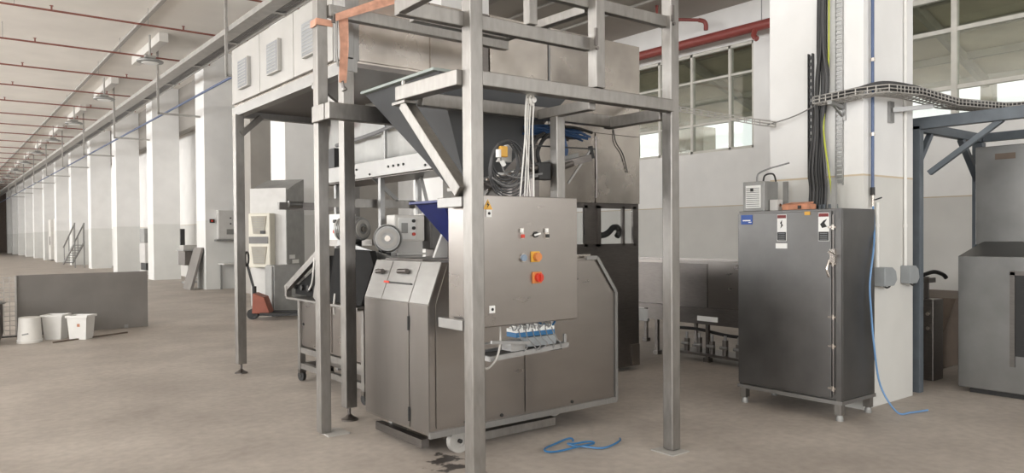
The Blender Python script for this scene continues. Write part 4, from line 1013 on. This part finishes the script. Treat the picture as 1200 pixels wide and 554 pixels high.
def lab(y0, y1, z0, z1, mt, nm='label', dx=0): return MB().box((FX-.002-dx, y0, z0), (FX+.002, y1, z1)).build(nm, mt, dr)
l = lab(4.00, 4.12, 1.635, 1.72, 'label_blue', 'blue_label')
MB().box((FX-.004, 4.02, 1.665), (FX-.001, 4.10, 1.675)).build('label_line', 'label_white', dr); MB().box((FX-.004, 4.01, 1.65), (FX-.001, 4.04, 1.657)).build('label_line', 'label_white', dr)
for y0, y1, z0, z1, arrow in ((3.66, 3.75, 1.485, 1.715, True), (3.27, 3.365, 1.485, 1.72, False)):
    lab(y0, y1, z0, z1, 'label_white', 'warning_label')
    MB().box((FX-.005, y0+.004, z1-.032), (FX-.001, y1-.004, z1-.004)).build('red_header', 'label_red', dr)
    MB().box((FX-.005, y0+.004, z0+.004), (FX-.001, y1-.004, z0+.078)).build('black_text_field', 'label_black', dr)
    m = MB()
    for k in range(4): m.box((FX-.007, y0+.014, z0+.014+.016*k), (FX-.004, y1-.016, z0+.018+.016*k))
    m.build('text_lines', 'boxgrey', dr)
    yc, zc = (y0+y1)/2, (z0+z1)/2+.022
    m = MB()
    if arrow:
        m.prism([(FX-.006, yc-.004, zc+.045), (FX-.006, yc+.014, zc+.02), (FX-.006, yc+.003, zc+.005), (FX-.006, yc+.010, zc-.025), (FX-.006, yc-.012, zc+.0), (FX-.006, yc-.001, zc+.014)], (.003, 0, 0))
    else:
        m.prism([(FX-.006, yc-.03, zc+.045), (FX-.006, yc+.0, zc+.03), (FX-.006, yc+.03, zc+.0), (FX-.006, yc+.012, zc-.03), (FX-.006, yc-.03, zc-.02), (FX-.006, yc-.008, zc+.01)], (.003, 0, 0))
    m.build('pictogram', 'label_black', dr)
lab(3.655, 3.765, 1.42, 1.465, 'label_white', 'name_plate')
lab(3.44, 3.49, 1.705, 1.735, 'yellow', 'yellow_sticker', .002)

t = thing('cabinet_cooler', 'small grey louvred cooling unit on top of the stainless cabinet, at its left', 'cooler', (6.05, 4.05, CZ1))
MB().box((5.93, 3.93, CZ1), (6.15, 4.155, CZ1+.27)).build('housing', 'greymetal', t, bevel=.006)
MB().box((5.922, 3.965, CZ1+.03), (5.93, 4.12, CZ1+.235)).build('louvre_panel', 'label_white', t)
m = MB()
for k in range(10): m.box((5.916, 3.975, CZ1+.042+.018*k), (5.922, 4.11, CZ1+.049+.018*k))
m.build('louvre_slots', 'greymetal', t)
MB().box((5.914, 4.035, CZ1+.18), (5.92, 4.065, CZ1+.21)).build('badge', 'label_black', t)
MB().tube([(6.0, 4.05, CZ1+.27), (6.0, 4.04, CZ1+.34), (6.02, 3.96, CZ1+.38), (6.1, 3.90, CZ1+.41), (6.2, 3.85, CZ1+.44)], .008).build('cable', 'greycab', t)
MB().tube([(6.05, 4.02, CZ1+.27), (6.05, 4.0, CZ1+.33), (6.1, 3.95, CZ1+.34), (6.1, 3.92, CZ1+.27)], .008).build('cable', 'black', t)
t = thing('carton', 'flattened orange brown carton on top of the stainless cabinet', 'box', (6.1, 3.7, CZ1))
MB().box((6.0, 3.56, CZ1), (6.16, 3.80, CZ1+.055)).build('box', 'carton', t, bevel=.008)
MB().prism([(5.995, 3.57, CZ1+.055), (6.12, 3.57, CZ1+.057), (6.14, 3.57, CZ1+.075)], (0, .22, 0)).build('flap', 'carton', t)
MB().box((5.992, 3.61, CZ1+.01), (6.0, 3.64, CZ1+.04)).build('hand_hole', 'label_black', t)
for y, h, lb in ((3.875, .27, 'left one'), (3.41, .27, 'right one')):
    tag(MB().box((6.17, y-.02, CZ1), (6.20, y+.02, CZ1+h)).box((6.13, y-.02, CZ1), (6.17, y+.02, CZ1+.01)).build('lifting_bar', 'greymetal'), 'upright steel bar on the stainless cabinet top, %s' % lb, 'bar', 'cabinet top bars')
t = thing('gland_box', 'small pale junction box beside the carton on the cabinet top', 'junction box', (6.05, 3.9, CZ1))
MB().box((6.0, 3.84, CZ1), (6.08, 3.92, CZ1+.10)).build('housing', 'cabwhite', t); MB().cyl((6.03, 3.83, CZ1+.05), (6.03, 3.845, CZ1+.05), .015).build('gland', 'ss_bright', t)

# cable ladder with black cables on the near pillar
t = thing('cable_ladder', 'perforated vertical cable rail fixed to the near pillar', 'cable tray', (6.38, 3.6, 1.9))
m = MB(); m.box((6.41, 3.455, 1.98), (6.43, 3.462, 5.6)); m.box((6.41, 3.52, 1.98), (6.43, 3.527, 5.6)); 
for k in range(90): m.box((6.418, 3.462, 2.0+.04*k), (6.428, 3.52, 2.03+.04*k))
m.build('rail', 'galv', t)
m = MB(); m.box((6.39, 3.735, 2.05), (6.43, 3.74, 3.2)); m.box((6.39, 3.775, 2.05), (6.43, 3.78, 3.2))
for k in range(19): m.box((6.41, 3.74, 2.07+.06*k), (6.42, 3.775, 2.10+.06*k))
m.build('rail', 'darkcab', t)
random.seed(11)
cabs = [(3.66, 3.74, .020), (3.64, 3.70, .018), (3.62, 3.66, .020), (3.60, 3.65, .016), (3.585, 3.62, .018), (3.60, 3.58, .016), (3.63, 3.60, .018)]
t = thing('cable_bunch', 'bunch of thick black cables coming down the near pillar into the cabinet', 'cables', (6.36, 3.63, CZ1))
for k, (ya, yb, r_) in enumerate(cabs):
    x = 6.385-.012*(k % 3)
    pts = [(x, ya, 5.6), (x, ya, 4.2), (x, ya+.01, 3.3), (x-.02, ya+.035*math.sin(k), 2.9), (x-.01, (ya*2+yb)/3+.02, 2.5), (x-.03, yb, 2.15), (x-.06, yb-.03, 1.95), (x-.08, yb-.03, CZ1)]
    MB().tube(pts, r_*.8, n=8).build('cable', 'darkcab' if k % 2 else 'black', t, smooth=True)
MB().tube([(6.37, 3.56, 5.6), (6.37, 3.56, 3.4), (6.36, 3.57, 2.85), (6.35, 3.6, 2.5), (6.33, 3.54, 2.1), (6.29, 3.49, 1.9), (6.27, 3.48, CZ1)], .008, n=6).build('earth_wire', 'green', t)
for k in range(7): MB().cyl((6.27-.01*(k % 3), 3.44+.05*k, CZ1), (6.27-.01*(k % 3), 3.44+.05*k, CZ1+.05), .016, n=10).build('gland', 'bluesteel', t)
# brackets and mesh tray crossing the pillar
mt_ = mesh_tray('mesh_cable_tray', 'wire mesh cable tray full of black cables crossing the near pillar to the right', [(6.30, 3.62, 2.70), (6.32, 3.28, 2.72), (6.44, 3.12, 2.74), (6.9, 3.08, 2.76), (7.5, 3.02, 2.72), (8.3, 2.88, 2.74), (9.3, 2.5, 2.85)], .20, .06, .005, .055)
m = MB()
for k in range(12):
    o_ = (k-5.5)*.013
    m.tube([(6.36, 3.60, 2.75+.015*(k % 3)), (6.32+o_*.6, 3.30, 2.78), (6.44+o_*.3, 3.13+o_*.5, 2.80+.014*(k % 3)), (6.9, 3.08+o_, 2.81+.01*(k % 3)), (7.5, 3.02+o_, 2.765+.012*(k % 3)), (8.3, 2.88+o_, 2.79+.01*(k % 2)), (9.3, 2.5+o_, 2.89)], .017, n=6)
m.build('cables', 'darkcab', mt_)
t = thing('tray_bracket', 'steel bracket under the mesh tray on the left face of the near pillar', 'bracket', (6.4, 3.45, 2.6), 'tray brackets on the near pillar')
MB().bar((6.43, 3.46, 2.66), (6.20, 3.46, 2.69), .04, .03).build('arm', 'galv', t); MB().box((6.415, 3.43, 2.55), (6.43, 3.49, 2.70)).build('wall_plate', 'galv', t)
MB().bar((6.43, 3.46, 2.58), (6.25, 3.46, 2.68), .02, .01).build('strut', 'galv', t)
t = thing('tray_bracket', 'long steel bracket under the mesh tray at the corner of the near pillar', 'bracket', (6.9, 3.25, 2.6), 'tray brackets on the near pillar')
MB().bar((6.89, 3.25, 2.66), (7.28, 3.07, 2.71), .035, .04).build('arm', 'galv', t); MB().box((6.86, 3.25, 2.55), (6.94, 3.276, 2.74)).build('wall_plate', 'galv', t)

# conduits and socket boxes on the right face of the pillar
YF = 3.276
def socket(x, z0, lab_s, ztop, k, xc):
    t = thing('socket_box', 'grey socket box low on the near pillar, %s' % lab_s, 'socket', (x, 3.2, z0), 'grey socket boxes on the near pillar')
    MB().prism([(x-.06*k, YF-.07*k, z0), (x+.05*k, YF-.07*k, z0), (x+.085*k, YF-.07*k, z0+.05), (x+.07*k, YF-.07*k, z0+.13), (x+.03*k, YF-.07*k, z0+.165), (x-.06*k, YF-.07*k, z0+.165)], (0, .07*k, 0)).build('housing', 'boxgrey', t, bevel=.006)
    MB().tube([(x+.0, YF-.05, z0), (x+.03*k, YF-.06, z0-.02), (x+.075*k, YF-.05, z0-.01), (x+.08*k, YF-.05, z0+.02)], .008).build('plug_lead', 'black', t)
    t2 = thing('conduit_pipe', 'white vertical conduit above the %s grey socket box' % lab_s.split()[0], 'conduit', (xc, YF-.02, z0+.165), 'white conduits on the near pillar')
    MB().cyl((xc, YF-.018, z0+.165), (xc, YF-.018, ztop), .015, n=10).build('pipe', 'white', t2, smooth=True)
    for z in (1.6, 2.6, 3.5):
        if z < ztop: MB().cyl((xc, YF-.018, z), (xc, YF-.018, z+.03), .019, n=10).build('clip', 'white', t2)
socket(6.68, 1.08, 'left one of the pair', 1.82, 1.6, 6.64)
socket(7.19, 1.08, 'right one at the corner', 5.6, 1.3, 7.17)
t = thing('air_drop_pipe', 'blue vertical air pipe down the corner of the near pillar ending in a valve', 'pipe', (6.52, 3.22, 1.8))
MB().cyl((6.53, YF-.03, 1.93), (6.53, YF-.03, 5.6), .014, n=10).build('pipe', 'bluepipe', t, smooth=True)
MB().cyl((6.53, YF-.03, 1.88), (6.53, YF-.03, 1.95), .020, n=10).build('fitting', 'black', t)
MB().cyl((6.53, YF-.03, 1.78), (6.53, YF-.03, 1.88), .014, n=10).build('valve', 'ss_bright', t)
MB().bar((6.53, YF-.05, 1.84), (6.59, YF-.08, 1.86), .01, .012).build('valve_lever', 'black', t)
for z in (2.4, 3.05): MB().cyl((6.53, YF-.03, z), (6.53, YF-.03, z+.03), .020, n=10).build('clip', 'ss_bright', t)
tag(MB().tube([(6.53, 3.243, 1.79), (6.46, 3.2, 1.66), (6.36, 3.15, 1.45), (6.27, 3.14, 1.13), (6.27, 3.13, .9), (6.30, 3.12, .6), (6.37, 3.10, .25), (6.45, 3.0, .03), (6.6, 2.95, .012), (6.8, 2.9, .012)], .008, n=8).build('air_hose', 'palecab', smooth=True), 'light blue air hose hanging beside the stainless cabinet to the floor', 'hose')

# ------------------------------------------------------------------ trough machine by the right wall
t = thing('trough_conveyor', 'long low dark steel trough machine with air valves under it, left of the stainless cabinet', 'machine', (7.8, 6.4, 0))
HX0, HX1, HYa, HYb = 7.35, 8.25, 4.9, 8.6
MB().box((HX0+.06, HYa, .66), (HX0+.09, 5.69, 1.19)).build('tank_side', 'ss', t)
MB().box((HX0+.06, 5.70, .66), (HX0+.09, HYb, 1.19)).build('tank_side', 'ss_dark', t)
MB().box((HX1-.03, HYa, .66), (HX1, HYb, 1.19)).build('tank_side', 'ss_dark', t)
MB().box((HX0+.06, HYa, .62), (HX1, HYb, .66)).build('tank_bottom', 'ss_dark', t)
for y in (HYa, HYb-.03): MB().box((HX0+.06, y, .66), (HX1, y+.03, 1.19)).build('tank_end', 'ss_dark', t)
MB().box((HX0+.03, HYa, 1.19), (HX0+.12, HYb, 1.225)).build('tank_rim', 'ss', t); MB().box((HX1-.06, HYa, 1.19), (HX1+.03, HYb, 1.225)).build('tank_rim', 'ss', t)
MB().box((HX0-.02, HYa, .60), (HX0+.06, HYb, .66)).build('guide_rail', 'ss_dark', t)
MB().box((HX0, HYa, .46), (HX0+.03, 6.6, .60)).build('apron', 'ss_dark', t)
MB().box((HX0-.004, 5.50, .50), (HX0, 5.80, .56)).build('name_plate', 'label_white', t)
MB().box((HX0, 6.6, .42), (HX0+.03, HYb, .58)).build('apron', 'greymetal', t)
for y in (5.0, 5.7, 6.5, 7.4, 8.4):
    for x in (HX0+.07, HX1-.04): MB().box((x-.02, y-.02, .05), (x+.02, y+.02, .62)).box((x-.04, y-.04, 0), (x+.04, y+.04, .05)).build('leg', 'ss_dark', t)
MB().box((HX0-.02, HYa, .08), (HX0+.35, 6.15, .11)).build('valve_shelf', 'ss_dark', t)
for k in range(5):
    y = 5.25+.19*k
    v = MB().cyl((HX0+.06, y, .11), (HX0+.06, y, .26+.03*(k % 2)), .036, n=14).build('valve_body', 'ss_dark', t, smooth=True)
    MB().cyl((HX0+.06, y, .26), (HX0+.06, y, .34), .018, n=10).build('valve_stem', 'galv', v); MB().cyl((HX0+.03, y-.05, .2), (HX0+.03, y+.05, .2), .02, n=10).build('union', 'galv', v)
MB().tube([(HX0+.1, 5.0, .36), (HX0+.1, 5.4, .34), (HX0+.1, 5.9, .38), (HX0+.1, 6.4, .36)], .02).build('hose', 'black', t)
MB().tube([(HX0+.0, 6.2, .4), (HX0-.02, 6.25, .2), (HX0-.02, 6.3, .03), (HX0-.1, 6.2, .015)], .01).build('lead', 'black', t)
MB().tube([(HX0+.02, 6.95, 1.2), (HX0-.0, 6.95, 1.0), (HX0+.0, 6.93, .7)], .008).build('lead', 'greycab', t)
MB().cyl((HX0-.01, 6.98, 1.15), (HX0+.03, 6.98, 1.15), .03, n=10).build('pulley', 'ss_dark', t)

# ------------------------------------------------------------------ slate frame and stainless hood on the right
t = thing('slate_frame', 'slate blue steel frame with corner braces standing right of the near pillar', 'frame', (8, 2.9, 0))
def fb(n, p, q, w=.10, h=.10): return MB().bar(p, q, w, h).build(n, 'bluesteel', t, bevel=.004)
fb('post', (7.56, 3.32, 0), (7.56, 3.32, 2.58), .08, .08)
fb('post', (9.02, 3.32, 0), (9.02, 3.32, 2.52), .10, .10)
fb('beam', (7.56, 3.36, 2.60), (7.56, 1.2, 2.60), .08, .11)
fb('beam', (7.60, 3.32, 2.57), (9.07, 3.32, 2.57), .08, .09)
fb('beam', (9.02, 3.27, 2.57), (9.02, 1.2, 2.57), .08, .09)
fb('brace', (7.60, 3.32, 2.25), (7.84, 3.32, 2.53), .05, .05)
fb('brace', (8.98, 3.32, 2.12), (8.55, 3.32, 2.53), .06, .06)
fb('brace', (7.58, 3.22, 2.12), (7.58, 2.60, 2.56), .05, .05)
fb('brace', (9.02, 2.75, 2.53), (9.02, 3.24, 2.2), .05, .05)
fb('post', (7.56, 1.25, 0), (7.56, 1.25, 2.55)); fb('post', (9.02, 1.25, 0), (9.02, 1.25, 2.53))
t = thing('stainless_hood', 'dull stainless machine with a tall back panel inside the slate frame', 'machine', (8.6, 2.4, 0))
MB().box((8.50, 1.4, 1.42), (8.96, 3.16, 2.42)).build('upper_housing', 'ss_hood', t, bevel=.006)
MB().box((8.494, 2.80, 2.28), (8.50, 2.98, 2.34)).build('name_plate', 'brownboard', t)
MB().prism([(7.9, 1.4, 1.32), (8.52, 1.4, 1.46), (8.95, 1.4, 1.46), (8.95, 1.4, .05), (7.9, 1.4, .05)], (0, 1.69, 0)).build('lower_housing', 'ss_hood', t, bevel=.006)
m = MB()
for k in range(16): m.box((7.888, 1.5, .45+.045*k), (7.90, 2.56, .465+.045*k))
m.box((7.892, 1.48, .40), (7.90, 2.60, 1.15)); m.build('vent_slots', 'black', t)
MB().box((7.88, 2.60, .30), (7.90, 2.64, 1.18)).build('vent_frame', 'ss_dark', t); MB().box((7.88, 1.45, 1.15), (7.90, 2.64, 1.19)).build('vent_frame', 'ss_dark', t)
MB().box((7.95, 1.45, 0), (8.9, 3.0, .05)).build('plinth', 'black', t)
t = thing('brown_ramp', 'brown boarded ramp on the floor between the slate frame and the hood', 'ramp', (9.6, 4.2, 0))
MB().prism([(8.72, 3.6, .30), (8.72, 3.6, .34), (9.15, 3.6, .80), (10.4, 3.6, .80), (10.4, 3.6, .76), (9.17, 3.6, .76)], (0, 1.1, 0)).build('deck', 'brownboard', t)
MB().prism([(8.78, 3.66, .02), (8.78, 3.66, .36), (9.15, 3.66, .75), (10.35, 3.66, .75), (10.35, 3.66, .02)], (0, .03, 0)).build('side_board', 'brownboard', t)
for x, y, h in ((8.78, 4.6, .34), (10.3, 3.75, .76), (10.3, 4.6, .76), (8.80, 3.75, .34)): MB().box((x-.03, y-.03, 0), (x+.03, y+.03, h)).build('leg', 'brownboard', t)
t = thing('lever_stand', 'small steel stand with a black lever, just right of the grey socket boxes', 'stand', (8.4, 3.6, 0))
MB().box((8.22, 3.45, 0), (8.46, 3.70, .85)).build('housing', 'ss_dark', t, bevel=.01)
MB().bar((8.36, 3.58, .85), (8.36, 3.58, 1.08), .04).build('stem', 'ss_dark', t)
MB().tube([(8.28, 3.58, 1.10), (8.44, 3.54, 1.13), (8.56, 3.5, 1.10), (8.60, 3.48, 1.06)], .022).build('lever', 'black', t, smooth=True)
MB().box((8.28, 3.52, 1.02), (8.44, 3.64, 1.07)).build('clamp', 'ss_dark', t)
for z in (.55, .7): MB().cyl((8.20, 3.5, z), (8.22, 3.5, z), .02).build('bolt', 'ss_bright', t)

# ------------------------------------------------------------------ light: daylight through the window openings
W = bpy.data.worlds.new('World'); S.world = W; W.use_nodes = True
nt = W.node_tree; bg = nt.nodes['Background']
bg.inputs['Color'].default_value = (.93, .97, 1.0, 1); bg.inputs['Strength'].default_value = 1.6
def area(name, loc, rot, sx, sy, power, col=(1, .99, .978)):
    l = bpy.data.lights.new(name, 'AREA'); l.shape = 'RECTANGLE'; l.size = sx; l.size_y = sy; l.energy = power; l.color = col
    o = bpy.data.objects.new(name, l); COL.objects.link(o); o.location = loc; o.rotation_euler = rot
    return o
LP, BP = 800, 260
for i, (s0, s1) in enumerate(LOPS):
    area('daylight_left', (XL-.35, (s0+s1)/2, 4.4), (0, -PI/2-math.radians(8), 0), 4.0, s1-s0, LP)
for i, (s0, s1) in enumerate(BOPS):
    area('daylight_back', ((s0+s1)/2, YB-.35, 3.75), (PI/2, 0, 0), s1-s0, 3.1, BP)

# ------------------------------------------------------------------ camera
cam = bpy.data.cameras.new('Camera'); co = bpy.data.objects.new('Camera', cam); COL.objects.link(co); S.camera = co
yaw = math.atan2(.613, .790); pitch = math.radians(-.8); roll = math.radians(.4)
Fh = Vector((math.sin(yaw), math.cos(yaw), 0)); R0 = Vector((math.cos(yaw), -math.sin(yaw), 0))
F = Fh*math.cos(pitch)+Vector((0, 0, 1))*math.sin(pitch); U0 = R0.cross(F)
R2 = R0*math.cos(roll)-U0*math.sin(roll); U2 = U0*math.cos(roll)+R0*math.sin(roll)
co.matrix_world = Matrix(((R2.x, U2.x, -F.x, 0), (R2.y, U2.y, -F.y, 0), (R2.z, U2.z, -F.z, 1.55), (0, 0, 0, 1)))
cam.sensor_width = 36; cam.lens = 876/1200*36; cam.shift_y = 11/1200; cam.clip_end = 300
vs = S.view_settings
S.display_settings.display_device = 'sRGB'
vs.view_transform = 'Standard'; vs.look = 'None'; vs.gamma = 1; vs.use_curve_mapping = False; vs.exposure = -0.08
